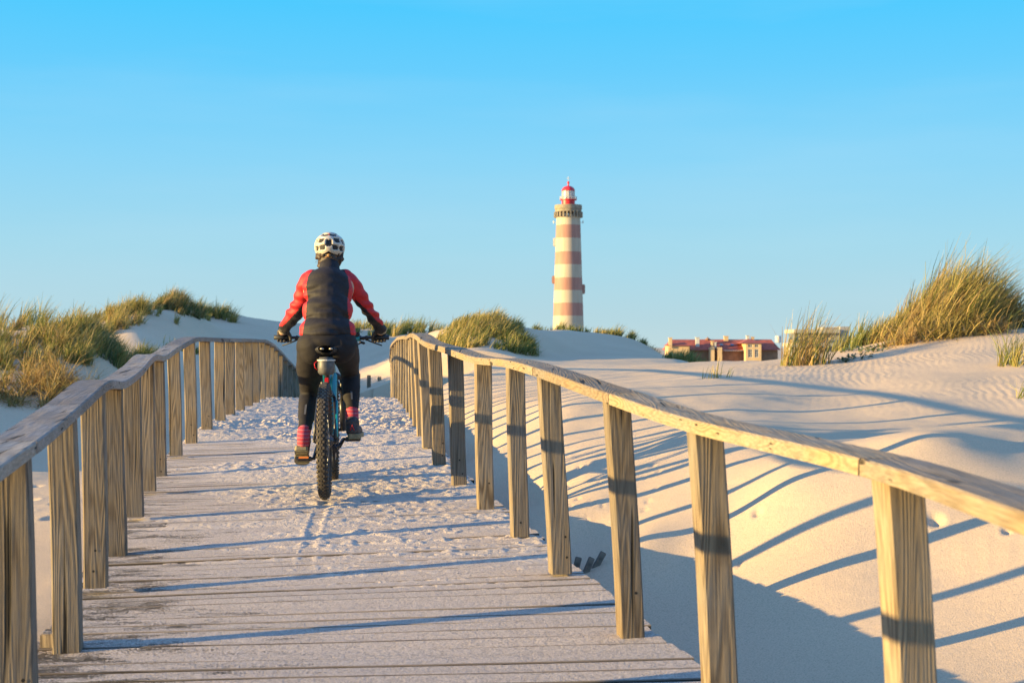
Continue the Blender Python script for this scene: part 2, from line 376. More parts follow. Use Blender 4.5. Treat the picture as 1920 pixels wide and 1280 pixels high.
s(60, (6.5,-1.27), (10,-1.22), (13.5,-1.20), (15.5,-1.38), (18,-1.30), (20.8,-.85), (23,-.42), (25.3,.10), (27.3,.40), (30,.05), (34,-.2))
s(-60, (6,-1.30), (10,-1.25), (14,-1.20), (16.5,-1.35), (19,-1.10), (22,-.50), (25,.10), (27.3,.32), (31,-.05), (34,-.2))
s(-300, (8,-1.34), (12,-1.25), (15,-.92), (18,-.55), (21,-.35), (25,-.10), (30,-.15), (40,-.2))
for p in [(.75,6,-1.30), (.95,5,-1.34), (.35,8.1,-1.15), (-.05,9.7,-1.12), (1.3,4,-1.38), (1.7,3,-1.38), (2.2,2,-1.36), (3.5,5,-.95), (3,3,-1.22), (5,7,-.45), (4.6,9.2,-.5), (6,12,-.2),
          (-2,4,-1.33), (-2,2,-1.35), (-2,0,-1.36), (0,0,-1.4), (0,-6,-1.4), (3,0,-1.3), (4,-5,-1.1), (7,0,-.4), (8,5,.0), (8,-8,-.5), (-4,-5,-1.45), (-5,3,-1.38), (-8,7,-1.35), (-12,5,-1.4), (-9,0,-1.5), (-20,0,-1.5),
          (-9,12,-1.0), (-10,15,-.38), (-10.5,18,-.30), (-12,11.2,-.95), (-12,14,-.4), (-14,16,-.3), (-18,8,-1.0), (-25,14,-.1), (-22,20,.2), (-14,22,-.05), (-30,0,-1.2), (-40,15,-.5), (-30,-20,-1.5),
          (-1.2,10,-1.2), (-1.5,13,-1.1), (-.5,6,-1.36), (-2.6,9.0,-1.2), (-2.2,7.5,-1.25), (-15,36,-.1), (-17,45,.3), (-30,40,.5), (-45,70,.5), (0,110,.0), (-30,120,.0), (35,110,-3.0), (20,60,-2.6), (40,60,-3.0), (15,26,.4), (20,18,.8),
          (20,0,.2), (30,30,-1.), (60,10,-1), (70,90,-3), (-80,60,-1), (0,-40,-1.5), (40,-30,-1), (-50,-40,-1.5), (0,180,-3), (80,200,-4), (-80,200,-3), (200,100,-4), (-200,80,-2), (-200,-100,-2), (150,-150,-2)]:
    CP.append(p)
CP = np.array(CP, float)
def warp(x, y):
    r = np.sqrt(x*x+y*y)+1e-6; q = 6*np.log(1+r/6)/r; return x*q, y*q
_cx, _cy = warp(CP[:, 0], CP[:, 1])
def _phi(dx, dy): return np.sqrt(dx*dx+dy*dy+.01)
_A = _phi(_cx[:, None]-_cx[None], _cy[:, None]-_cy[None]) - 0
_n = len(CP); _S = np.zeros((_n+1, _n+1)); _S[:_n, :_n] = _A - np.eye(_n)*.015; _S[:_n, _n] = 1; _S[_n, :_n] = 1
_w = np.linalg.solve(_S, np.append(CP[:, 2], 0))
def terrain(x, y):
    x = np.asarray(x, float); y = np.asarray(y, float); sh = x.shape; x = x.ravel(); y = y.ravel()
    z = np.empty_like(x)
    for a in range(0, len(x), 20000):
        X, Y = warp(x[a:a+20000], y[a:a+20000])
        z[a:a+20000] = _phi(X[:, None]-_cx[None], Y[:, None]-_cy[None]) @ _w[:_n] + _w[_n]
    r = np.sqrt(x*x+y*y)
    z = z*(1-sstep(250, 500, r)) - 5.0*sstep(250, 500, r)
    z += fbm(x*.8, y*.8, 3, 4)*.035*sstep(2, 12, r) + fbm(x*.12, y*.12, 9, 3)*.012*np.clip(r, 0, 60)*.25
    # footprints and scuffs on the near slope
    for fx, fy, rr, dp in FOOT:
        q = np.sqrt(((x-fx)/rr)**2 + ((y-fy)/(rr*1.5))**2); near = q < 3
        if near.any():
            z[near] += -dp*np.exp(-q[near]**2*1.6) + dp*.08*np.exp(-((q[near]-1.5)/.45)**2)
    # keep clear of the boardwalk
    xl, xr, zl, zr = deck_at_y(y)
    cl, crr = .10, .12
    m = np.maximum(xl-x, x-xr)            # >0 outside
    zd = zl + (zr-zl)*np.clip((x-xl)/(xr-xl), 0, 1)
    gap = np.where(y < 14, .14, np.where(y < 20, .14-(y-14)/6*.09, .05))
    lim = zd - gap + np.maximum(m-.03, 0)*.55
    inside = (y > -1.2) & (y < 30) & (m < 2.5)
    z = np.where(inside, np.minimum(z, lim), z)
    return z.reshape(sh)
FOOT = [(2.07,6.95,.040,.038), (2.34,6.72,.026,.026), (2.42,6.60,.024,.024), (1.30,7.52,.028,.028), (1.05,7.15,.022,.02), (1.03,6.95,.02,.018), (1.12,7.0,.016,.014),  
        (-3.6,10.4,.07,.05), (-3.45,10.9,.07,.05), (-3.8,11.2,.06,.04), (-2.6,7.2,.05,.035), (-3.2,9.9,.06,.04), (-4.1,12.2,.06,.04), ]
rr2 = random.Random(5)
FOOT += [(rr2.uniform(.35,.95), rr2.uniform(8.2,9.9), rr2.uniform(.012,.025), rr2.uniform(.01,.018)) for _ in range(26)]

# polar grid round the camera: fine where near, coarse far away and behind
rad = [0.6]
while rad[-1] < 6000:
    r_ = rad[-1]; rad.append(r_*(1.0045 if 4.5 < r_ < 14 else 1.008 if r_ < 70 else 1.03))
rad = np.array(rad)
ang = np.concatenate([np.arange(-180, -32, 1.5), np.arange(-32, -22, .4), np.arange(-22, 22, .075), np.arange(22, 32, .4), np.arange(32, 180, 1.5)])
AA, RR = np.meshgrid(np.radians(ang), rad, indexing='ij')
GX, GY = np.sin(AA)*RR, np.cos(AA)*RR
GZ = terrain(GX, GY)
na, nr = GX.shape
idx = np.arange(na*nr).reshape(na, nr)
i2 = np.roll(idx, -1, axis=0)
quads = np.stack([idx[:, :-1].ravel(), idx[:, 1:].ravel(), i2[:, 1:].ravel(), i2[:, :-1].ravel()], -1)
V = np.stack([GX.ravel(), GY.ravel(), GZ.ravel()], -1)
# centre cap
cap_c = len(V); V = np.vstack([V, [[0, 0, float(terrain(np.array([0.]), np.array([0.]))[0])]]])
capq = np.stack([np.full(na, cap_c), idx[:, 0], i2[:, 0], i2[:, 0]], -1)
g = np_mesh('sand_ground', V, quads, M_SAND); tag(g, kind='structure')
def ground(x, y): return float(terrain(np.array([x]), np.array([y]))[0])

# ------------------------------------------------------------------ boardwalk deck
def build_deck():
    bm = bmesh.new(); PITCH = .121; rr = random.Random(11)
    # arc length along the centre
    c = (_L+_R)/2; sl = np.concatenate([[0], np.cumsum(np.linalg.norm(np.diff(c, axis=0), axis=1))])
    s0 = 0
    while s0 < sl[-1]-.2:
        wdt = PITCH-.0055-rr.uniform(0, .004)
        ks = [float(np.interp(q, sl, _kk)) for q in (s0, s0+wdt)]
        La, Ra = edge(ks[0]); Lb, Rb_ = edge(ks[1])
        jl, jr, jz = rr.uniform(-.02, .015), rr.uniform(-.015, .02), rr.uniform(-.003, .003)
        jt = rr.uniform(-.006, .006)
        tilt = rr.uniform(-.003, .003)
        def P(Lp, Rp, end, dz):
            Lp, Rp = Vector(Lp), Vector(Rp); dv = (Rp-Lp).normalized()
            v = (Lp+dv*jl) if end == 0 else (Rp+dv*jr); return v+Vector((0, 0, jz+dz))
        NS = 8; th = .034
        rows = []
        for a in range(NS+1):
            t = a/NS; wob = .0012*math.sin(t*9+s0*5)
            q = []
            for (Lp, Rp, dz) in ((La, Ra, tilt), (Lb, Rb_, -tilt)):
                v = P(Lp, Rp, 0, dz).lerp(P(Lp, Rp, 1, dz), t); v.z += wob + jt*(t-.5)
                q.append(v)
            e = (q[1]-q[0]).normalized()*.004
            prof = [q[0]+Vector((0,0,-th)), q[0]+Vector((0,0,-.004)), q[0]+e, q[1]-e, q[1]+Vector((0,0,-.004)), q[1]+Vector((0,0,-th))]
            rows.append([bm.verts.new(v) for v in prof])
        for A, B in zip(rows, rows[1:]):
            for j in range(6):
                bm.faces.new((A[j], A[(j+1) % 6], B[(j+1) % 6], B[j]))
        bm.faces.new(rows[0][::-1]); bm.faces.new(rows[-1])
        s0 += PITCH
    deck = bm_obj('boardwalk', bm, M_DECK); tag(deck, kind='structure')
    for off in (.16, .5, .84):
        bm = bmesh.new(); rows = []
        for k in np.arange(-6, 24.01, .5):
            p = Vector(deck_pt(k, off)); q = []
            for dx, dz in ((-.03,-.036), (.03,-.036), (.03,-.16), (-.03,-.16)): q.append(bm.verts.new(p+Vector((dx,0,dz))))
            rows.append(q)
        for A, B in zip(rows, rows[1:]):
            for j in range(4): bm.faces.new((A[j], A[(j+1) % 4], B[(j+1) % 4], B[j]))
        bm.faces.new(rows[0]); bm.faces.new(rows[-1][::-1])
        bm_obj('joist', bm, M_DECK, deck)
build_deck()

# ------------------------------------------------------------------ railings
HEAD = R(9.7)
def build_post(base, top, yaw, parent, seed, w_=.092, dp=.082, holes=True):
    rr = random.Random(seed); b = Vector(base); t = Vector(top)
    bm = bmesh.new(); N = 9; rows = []
    L = t-b; ch = .006
    cx, cy = math.cos(yaw), math.sin(yaw)
    w0 = w_+rr.uniform(-.004, .004); tw = rr.uniform(-.03, .03)
    for i in range(N+1):
        f = i/N; c = L*f + Vector((.0022*math.sin(f*5+seed), .0018*math.sin(f*4+seed*2), 0))
        a = tw*f; ca, sa = math.cos(yaw+a), math.sin(yaw+a)
        hw, hd = w0/2, dp/2
        ring = []
        for sx, sy in ((-hw, -hd+ch), (-hw+ch, -hd), (hw-ch, -hd), (hw, -hd+ch), (hw, hd-ch), (hw-ch, hd), (-hw+ch, hd), (-hw, hd-ch)):
            ring.append(bm.verts.new(c+Vector((sx*ca-sy*sa, sx*sa+sy*ca, 0))))
        rows.append(ring)
    for A, B in zip(rows, rows[1:]):
        for j in range(8): bm.faces.new((A[j], A[(j+1) % 8], B[(j+1) % 8], B[j]))
    bm.faces.new(rows[0][::-1]); bm.faces.new(rows[-1])
    if holes:
        for hz in (.075, .165):
            hx = rr.uniform(-.005, .028)
            c = L*(hz/L.length) + Vector((hx*cx+(dp/2+.001)*sin_(yaw), hx*math.sin(yaw)-(dp/2+.001)*math.cos(yaw), 0))
            n = 10; ring = [bm.verts.new(c+Vector((.0055*math.cos(2*math.pi*j/n)*cx, .0055*math.cos(2*math.pi*j/n)*math.sin(yaw), .0055*math.sin(2*math.pi*j/n)))) for j in range(n)]
            fc = bm.faces.new(ring); fc.material_index = 1
    o = bm_obj('post', bm, None, parent, mats=[M_POST, M_HOLE], loc=b-parent.location)
    return o
def sin_(a): return math.sin(a)

def catmull(P, k):
    i = int(math.floor(k)); t = k-i
    g_ = lambda j: P[max(min(j, max(P)), min(P))]
    p0, p1, p2, p3 = (Vector(g_(i+a)) for a in (-1, 0, 1, 2))
    return .5*((2*p1)+(p2-p0)*t+(2*p0-5*p1+4*p2-p3)*t*t+(3*p1-p0-3*p2+p3)*t*t*t)
def build_rail(tops, k0, k1, parent, seed, mat, w_=.128, th=.040, side=1):
    """one handrail board, k0..k1, bent over the post tops"""
    bm = bmesh.new(); rows = []; ks = np.linspace(k0, k1, max(5, int((k1-k0)*10)+1)); ch = .0045
    o0 = catmull(tops, (k0+k1)/2)
    for i, k in enumerate(ks):
        p = catmull(tops, k); a = catmull(tops, k-.05); b = catmull(tops, k+.05); d = (b-a).normalized()
        sdir = Vector((d.y, -d.x, 0)).normalized(); up = sdir.cross(d).normalized()
        if i == 0: p = p+d*.003
        if i == len(ks)-1: p = p-d*.003
        p = p-o0; hw = w_/2+.0018*math.sin(k*3+seed)
        rows.append([bm.verts.new(p+sdir*x+up*z) for x, z in ((-hw, .001), (-hw, th-ch), (-hw+ch, th), (-hw*.3, th+.0012*math.sin(k*7+seed)), (hw*.3, th+.0012*math.cos(k*6+seed)), (hw-ch, th), (hw, th-ch), (hw, .001))])
    for A, B in zip(rows, rows[1:]):
        for j in range(8): bm.faces.new((A[j], A[(j+1) % 8], B[(j+1) % 8], B[j]))
    bm.faces.new(rows[0][::-1]); bm.faces.new(rows[-1])
    return bm_obj('handrail', bm, mat, parent, loc=o0-parent.location)

Rroot = empty('wooden_railing', rpost[0][0]); tag(Rroot, 'sunlit wooden post railing along the right edge of the boardwalk, beside the sand dune', 'railing', 'wooden railings of the boardwalk')
Lroot = empty('wooden_railing', lpost[0][0]); tag(Lroot, 'wavy wooden post railing with grey handrail along the left edge of the boardwalk', 'railing', 'wooden railings of the boardwalk')
def yaw_at(k): return R(9.7) if k < 6 else R(9.7-3.2*min(1, (k-6)/2)) if k < 17 else R(3)
for k, (b, t) in rpost.items():
    if k < -3: continue
    build_post((b[0], b[1], b[2]+.0005), t, yaw_at(k), Rroot, 100+k, holes=(k < 9))
for k, (b, t) in lpost.items():
    if k < -4: continue
    build_post((b[0], b[1], b[2]+.0005), t, yaw_at(k), Lroot, 200+k, w_=.102, holes=(k in (1, 5, 7, 8, -1)))
rt = {k: v[1] for k, v in rpost.items()}; lt = {k: v[1] for k, v in lpost.items()}
for i, (a, b) in enumerate(((-5.0,-1.95), (-1.95,-.12), (-.12,1.05), (1.05,3.95), (3.95,6.98), (6.98,10.1), (10.1,13.2), (13.2,16.2), (16.2,19.2), (19.2,23))):
    build_rail(rt, a, b, Rroot, i, M_RAIL)
for i, (a, b) in enumerate(((-5.0,-.98), (-.98,.02), (.02,1.15), (1.15,3.05), (3.05,6.0), (6.0,9.4), (9.4,12.1), (12.1,15.1), (15.1,18.1), (18.1,21.1), (21.1,24))):
    build_rail(lt, a, b, Lroot, i+3, M_RAILG, w_=.135)
# short block under the left railing, beside its near post
bm = bmesh.new(); add_box(bm, (0,0,0), (.06,.05,.07), bevel=.004); _l = lpost[0][0]
bm_obj('spacer_block', bm, M_POST, Lroot, loc=Vector((_l[0]-.085, _l[1]+.05, _l[2]+.03))-Lroot.location)

# three stub posts where the walk continues past the crest
LB3 = ['half buried weathered post nearest the cyclist, of three beyond the crest', 'half buried weathered post, middle one of three beyond the crest', 'half buried weathered post nearest the right railing, of three beyond the crest']
for i, (px, y0, y1) in enumerate(((671,700,729), (691.5,703,727), (711.5,706,725))):
    d = 30.0+i*1.2; t = pt(px, y0, d); b = (t[0], t[1], min(t[2]-.3, ground(t[0], t[1])))
    bm = bmesh.new(); h = t[2]-b[2]+.5
    add_box(bm, (0,0,h/2-.5), (.085,.085,h), bevel=.006)
    o = bm_obj('wooden_post', bm, M_POST, loc=b); tag(o, LB3[i], 'post', 'short posts beyond the crest')
    o.rotation_euler = (0, R(1.5-i), R(6))

# broken pickets leaning in the gully at the right of the deck
M_PICK = simple('old_picket_wood', (.20,.16,.125), .9, noise=.4, nscale=30)
PK = [(1078,1022,7.35,14,'dark leaning picket stub in the gully beside the right railing, nearest to the post'), (1098,1026,7.3,24,'dark leaning picket stub in the gully, middle of the three beside the right railing'),
      (1117,1022,7.35,30,'pale low picket stub in the gully, farthest from the boardwalk of the three')]
for px, py, d, ln, lb in PK:
    x, y, z = pt(px, py, d); z = ground(x, y)
    bm = bmesh.new(); add_box(bm, (0,0,.01), (.032,.018,.15), bevel=.003)
    o = bm_obj('picket', bm, M_PICK, loc=(x, y, z)); o.rotation_euler = (0, R(ln), R(12)); tag(o, lb, 'picket', 'broken pickets in the sand')

# ------------------------------------------------------------------ loose sand lying on the boards
def drift_h(k, u):
    L, Rr = edge(k); x = (L*(1-u[..., None])+Rr*u[..., None])[..., 0]; y = (L*(1-u[..., None])+Rr*u[..., None])[..., 1]
    # cover: where the sand lies deeper than the boards
    left_lim = np.interp(k, [-.6, .5, 1.4, 2.4, 3.5, 4.3, 5.0, 5.8, 6.4, 7.0, 7.6, 9, 30], [1.2, .75, .30, .20, .16, .34, .10, .34, .55, .30, -.05, -.2, -.2])
    cover = sstep(-.30, .30, u-left_lim + .30*fbm(x*1.4, y*2.2, 21, 3))
    thick = np.interp(k, [1.0, 2.2, 3.4, 5, 7, 9, 14, 20, 24], [.0045, .0070, .0095, .011, .016, .022, .030, .05, .09])
    lump = fbm(x*13, y*10, 31, 4, .62)
    heaps = np.interp(k, [.8, 1.6, 2.6, 5.2, 6.6, 7.6, 10, 14, 24], [.0015, .0045, .0085, .0085, .013, .025, .024, .018, .018])
    trample = .35+1.3*sstep(-.25, .3, fbm(x*1.1+5, y*1.1, 41, 2))
    h = -.006 + cover*(thick + heaps*lump*trample + .0042*fbm(x*34, y*27, 51, 3))
    # a higher bank against the left posts past the bare boards
    h = h + np.interp(k, [6.6, 7.6, 10, 13, 16], [0, .028, .03, .02, .0])*sstep(.42, .02, u)
    # tyre track behind the rear wheel
    yy = y-8.8; cxx = -1.158 + .0787*(-yy)*1.0 + .012*np.sin(yy*2.1)
    tr = np.exp(-((x-cxx)/.026)**2)*sstep(6.2, 7.2, y)*(1-sstep(8.75, 8.9, y))
    rim = np.exp(-((np.abs(x-cxx)-.046)/.016)**2)*sstep(6.2, 7.2, y)*(1-sstep(8.75, 8.9, y))
    h = h - tr*.006*(1+.5*np.sin(y*2*math.pi/.05)) + rim*.003
    # falls away at the edges of the boards
    e = np.minimum(u-(-.0), 1.0-u)
    h = h - .03*sstep(.012, -.012, e)*(k < 10.5)
    return h
def build_drift():
    y0, y1 = .7, 23.5; ks = [y0]
    while ks[-1] < y1: ks.append(ks[-1] + (.0105 if ks[-1] < 9 else .02))
    ks = np.array(ks)
    u = np.linspace(-.01, 1.01, 190)
    K, U = np.meshgrid(ks, u, indexing='ij')
    P = deck_pt(K, U); h = drift_h(K, U)
    P[..., 2] += h
    nk, nu = K.shape; idx = np.arange(nk*nu).reshape(nk, nu)
    q = np.stack([idx[:-1, :-1].ravel(), idx[:-1, 1:].ravel(), idx[1:, 1:].ravel(), idx[1:, :-1].ravel()], -1)
    keep = (h.ravel()[q].max(axis=1) > -.004)
    q = q[keep]
    used = np.unique(q); remap = np.zeros(nk*nu, int); remap[used] = np.arange(len(used))
    o = np_mesh('blown_sand', P.reshape(-1, 3)[used], remap[q], M_DRIFT); tag(o, 'trampled loose sand lying on the boardwalk boards', 'sand', kind='stuff')
build_drift()
# ------------------------------------------------------------------ marram grass
def grass_mat(name, stops, trans=.35):
    m, n, p = new_mat(name)
    rnd = n.nodes.new('ShaderNodeNewGeometry').outputs['Random Per Island']
    col = ramp(n, rnd, stops); n.links.new(col, p.inputs['Base Color']); p.inputs['Roughness'].default_value = .6; p.inputs['Specular IOR Level'].default_value = .3
    tr = n.nodes.new('ShaderNodeBsdfTranslucent'); n.links.new(col, tr.inputs['Color'])
    ms = n.nodes.new('ShaderNodeMixShader'); ms.inputs[0].default_value = trans
    n.links.new(p.outputs[0], ms.inputs[1]); n.links.new(tr.outputs[0], ms.inputs[2]); n.links.new(ms.outputs[0], n.nodes['Material Output'].inputs[0])
    return m
G_GREEN = grass_mat('green_grass', [(0, (.075,.105,.022)), (.35, (.15,.18,.04)), (.65, (.24,.25,.06)), (1, (.42,.34,.12))])
G_GOLD = grass_mat('golden_grass', [(0, (.17,.155,.04)), (.3, (.30,.25,.065)), (.6, (.43,.33,.10)), (1, (.58,.43,.18))])
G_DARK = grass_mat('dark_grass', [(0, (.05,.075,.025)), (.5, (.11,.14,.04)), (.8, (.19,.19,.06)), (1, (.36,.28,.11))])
G_DRY = grass_mat('dry_grass', [(0, (.20,.13,.05)), (.5, (.38,.25,.09)), (1, (.56,.39,.17))])
G_SHADE = grass_mat('shade_blue_grass', [(0, (.07,.10,.05)), (.5, (.13,.17,.08)), (1, (.26,.27,.13))])  # bluish cast of shade put into the blade colour
grp_grass = 'clumps of marram grass on the dunes'
def blades(X, Y, Z, L, az, bend, wid, tilt):
    """ribbons of four segments; az = compass of the lean, tilt = lean at the root, bend = how far the tip droops"""
    n = len(X); S = 5; t = np.linspace(0, 1, S)
    ang = tilt[:, None] + bend[:, None]*t[None]**1.4             # angle from vertical
    ds = L[:, None]/(S-1)
    hx = np.concatenate([np.zeros((n, 1)), np.cumsum(np.sin(ang[:, :-1])*ds, 1)], 1); hz = np.concatenate([np.zeros((n, 1)), np.cumsum(np.cos(ang[:, :-1])*ds, 1)], 1)
    cx, cy = np.cos(az)[:, None], np.sin(az)[:, None]
    px, py, pz = X[:, None]+hx*cx, Y[:, None]+hx*cy, Z[:, None]+hz-.03
    fa = rng.uniform(0, math.pi, n)[:, None]
    wd = wid[:, None]*(1-.85*t[None]**1.5)*.5
    ox, oy = np.cos(fa)*wd, np.sin(fa)*wd
    V = np.stack([np.stack([px-ox, py-oy, pz], -1), np.stack([px+ox, py+oy, pz], -1)], 2).reshape(n*S*2, 3)
    b = np.arange(n)[:, None]*(S*2) + np.arange(S-1)[None]*2
    q = np.stack([b, b+1, b+3, b+2], -1).reshape(-1, 4)
    return V, q
def clump(label, mats, px, d, rx, ry, n, L, lean=0.3, spread=.5, az0=0.0, azs=.9, edge_len=.55, wfac=1.0, bend=.9, shape=None, fr=None, name='marram_grass', cat='grass clump', group=grp_grass, tuft=0.0):
    """an oval patch of blades rooted on the dune; px/d place the centre, rx/ry are metres"""
    cx = (px-960)/F*d
    r = np.sqrt(rng.uniform(0, 1, n)); a = rng.uniform(0, 2*math.pi, n)
    if tuft:
        nt_ = max(3, int(n*tuft)); tr_, ta_ = np.sqrt(rng.uniform(0, 1, nt_)), rng.uniform(0, 2*math.pi, nt_)
        pick = rng.integers(0, nt_, n); X0 = tr_[pick]*np.cos(ta_[pick]); Y0 = tr_[pick]*np.sin(ta_[pick])
        sx = X0*rx + rng.normal(0, .05, n)*min(1, rx*2); sy = Y0*ry + rng.normal(0, .05, n); rn = np.sqrt(X0**2+Y0**2); hvar = rng.uniform(.6, 1.15, nt_)[pick]; lv = rng.normal(0, .5, nt_)[pick]
    else:
        sx, sy = r*np.cos(a)*rx, r*np.sin(a)*ry; rn = r; hvar = 1.0; lv = 0
    if fr is not None:
        X, Y = cx+sx, d+sy
        keep = vnoise(X*1.3/fr, Y*1.3/fr, 77)+.5 > .28+.3*rn**3; sx, sy, rn = sx[keep], sy[keep], rn[keep]
        if tuft: hvar, lv = hvar[keep], lv[keep]
    n = len(sx); X, Y = cx+sx, d+sy; Z = terrain(X, Y)
    ln = L*(edge_len+(1-edge_len)*(1-rn**2))*rng.uniform(.55, 1.12, n)*hvar
    if shape is not None: ln = ln*np.interp(sx/rx, shape[0], shape[1])
    az = az0 + rng.normal(0, azs, n) + lv*.6
    tilt = np.abs(rng.normal(lean, spread*.5, n)); bd = np.clip(rng.normal(bend, .4, n), .1, 2.2)
    wid = np.full(n, (.0045+.00038*d)*wfac)*rng.uniform(.7, 1.3, n)
    V, q = blades(X, Y, Z, ln, az, bd, wid, tilt)
    mi = None
    if len(mats) > 1:
        f = fbm(X*2.2, Y*2.2, 61, 2)+rng.normal(0, .16, n); order = np.digitize(f, np.quantile(f, np.linspace(0, 1, len(mats)+1)[1:-1]))
        mi = np.repeat(order, 4)
    base = Vector((cx, d, ground(cx, d)))
    o = np_mesh(name, V-np.array(base), q, None, mats=mats, midx=mi, loc=base, smooth=False); tag(o, label, cat, group, kind='thing')
    return o
# right-hand dune
clump('big domed clump of tall golden marram grass on the right dune crest', [G_GOLD, G_GREEN, G_GOLD, G_DRY, G_GOLD], 1765, 19.2, .98, .8, 7600, 1.16, lean=.22, spread=.45, az0=.1, azs=.5, edge_len=.62, shape=([-1,-.7,-.3,.15,.5,.75,1], [.34,.52,.80,1.0,1.05,.84,.45]), bend=1.05, tuft=.02, wfac=1.3)
clump('dry drooping stalks at the sunlit foot of the big grass clump', [G_DRY, G_GOLD], 1770, 18.35, .8, .25, 900, .62, lean=.8, spread=.7, az0=-1.2, azs=1.4, bend=1.3, wfac=1.3)
clump('short sparse grass trailing left from the big clump along the crest', [G_GOLD, G_GREEN], 1620, 19.3, .45, .35, 380, .50, lean=.15, spread=.4, azs=.8, wfac=1.2)
clump('upright grass tuft standing on the sand left of the big clump', [G_GOLD, G_GREEN, G_DRY], 1508, 17.4, .31, .22, 210, .82, lean=.22, spread=.35, az0=0, azs=.6, bend=.65, edge_len=.7, wfac=1.2)
clump('tiny sparse tuft of thin blades on open sand below the red-roofed house', [G_GOLD, G_GREEN], 1342, 15.5, .18, .10, 34, .27, lean=.25, spread=.4, az0=0, azs=.7, bend=.5)
clump('green tuft at the right edge of the photo beside the big clump', [G_GREEN, G_GOLD], 1893, 15.2, .18, .2, 130, .62, lean=.2, spread=.5, azs=1.1, tuft=.06)
clump('few thin green blades low on the sand at the right edge', [G_GREEN], 1916, 12.4, .06, .08, 26, .36, lean=.35, spread=.4, az0=.5, azs=.8, bend=.7)
clump('few green sprigs at the right skyline behind the big clump', [G_GREEN], 1925, 19, .35, .3, 300, .7, lean=.3, az0=0, azs=.8, tuft=.03)
# distance, centre
clump('large wind-combed grass mound right of the cyclist, left of the lighthouse', [G_GOLD, G_GREEN, G_GOLD], 900, 33.6, 1.2, 2.9, 11000, .52, lean=.45, spread=.6, az0=0, azs=.6, edge_len=.6, fr=1.1, bend=1.1, tuft=.03, wfac=1.2)
clump('lower lobe of wind-combed grass sliding down right of the large mound', [G_GOLD, G_GREEN, G_GREEN], 955, 32.2, .62, 1.3, 2600, .50, lean=.5, spread=.6, az0=-.3, azs=.7, edge_len=.6, fr=.8, bend=1.2, tuft=.03, wfac=1.2)
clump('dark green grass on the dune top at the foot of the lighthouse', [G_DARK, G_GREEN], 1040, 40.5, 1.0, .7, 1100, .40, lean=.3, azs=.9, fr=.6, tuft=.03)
clump('low grass patch on the shaded dune right of the lighthouse', [G_GREEN, G_GOLD], 1165, 41.8, .85, .8, 1500, .42, lean=.35, azs=.8, az0=0, tuft=.03, fr=.7)
clump('thin dark grass fringe trailing down the dune toward the red-roofed house', [G_DARK, G_GREEN], 1225, 43.0, .6, .5, 420, .34, lean=.4, azs=.9)
clump('rounded green bush of grass in front of the left end of the red roof', [G_GREEN, G_GOLD, G_GREEN], 1288, 36.0, .52, .6, 1700, .46, lean=.25, azs=1.0, edge_len=.5, tuft=.03)
clump('hazy grass on the far dunes just right of the rider', [G_GREEN, G_GOLD], 765, 56, 1.6, 5, 2300, .78, lean=.3, azs=.8, fr=1.0, tuft=.03)
clump('hazy grass on the far skyline behind the rider', [G_GREEN, G_GOLD], 690, 62, 1.3, 3, 1200, .6, lean=.3, azs=.8, tuft=.03)
# left dunes
clump('dense green marram grass covering the near left dune', [G_GREEN, G_DRY, G_GOLD, G_GOLD, G_GREEN], 112, 24.6, 1.1, 2.2, 6200, .64, lean=.35, spread=.7, az0=.2, azs=1.1, edge_len=.6, fr=.9, bend=1.0, tuft=.016, wfac=1.2)
clump('golden brown dry grass spilling down the foot of the near left dune', [G_DRY, G_GOLD, G_DRY], 95, 21.8, .95, 1.5, 4200, .72, lean=.8, spread=.8, az0=-1.0, azs=1.1, edge_len=.6, bend=1.3, tuft=.018, fr=.7, wfac=1.2)
clump('green grass at the far left edge of the photo on the near dune', [G_GREEN, G_GOLD, G_DRY], -62, 24.5, .65, 2.2, 2000, .60, lean=.4, az0=.3, azs=1.1, fr=.8, tuft=.02, wfac=1.2)
clump('tall loose blades on the skyline at the far left', [G_GREEN, G_GOLD], 40, 27.0, 1.3, .5, 520, .72, lean=.25, azs=.8, az0=.2, bend=.7, tuft=.05)
clump('bluish shaded grass at the right foot of the near left dune', [G_SHADE, G_DARK, G_GREEN], 192, 25.0, .5, .9, 1200, .50, lean=.4, azs=1.2, tuft=.025)
clump('golden sunlit grass in the hollow between the two left dunes', [G_GOLD, G_GOLD, G_DRY], 198, 30.5, .8, 2.2, 1900, .58, lean=.4, azs=1.0, fr=.7, tuft=.025)
clump('golden grass along the crest of the second left dune', [G_GOLD, G_GREEN, G_GOLD], 250, 42.0, 1.25, 1.7, 2700, .70, lean=.35, az0=0, azs=.8, tuft=.02, fr=.8)
clump('golden grass on the shoulder between the near and second left dunes', [G_GOLD, G_DRY, G_GREEN], 205, 39.5, .7, 1.8, 1800, .66, lean=.35, azs=.9, tuft=.025, fr=.8)
clump('dark brown green grass at the middle of the second left dune crest', [G_DARK, G_DRY, G_DARK], 332, 46.5, .80, 1.9, 2300, .76, lean=.35, azs=.9, tuft=.02)
clump('yellow green grass at the right end of the second left dune crest', [G_GOLD, G_GREEN, G_DARK], 388, 53.0, 1.1, 1.8, 2000, .80, lean=.35, azs=.9, tuft=.02)
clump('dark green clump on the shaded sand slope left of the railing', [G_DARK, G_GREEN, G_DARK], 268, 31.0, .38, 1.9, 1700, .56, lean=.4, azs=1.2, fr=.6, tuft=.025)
clump('thin grass trailing down the shaded slope under the second crest', [G_DARK, G_GREEN], 345, 38, .6, 1.2, 500, .34, lean=.5, azs=1.1, tuft=.05)

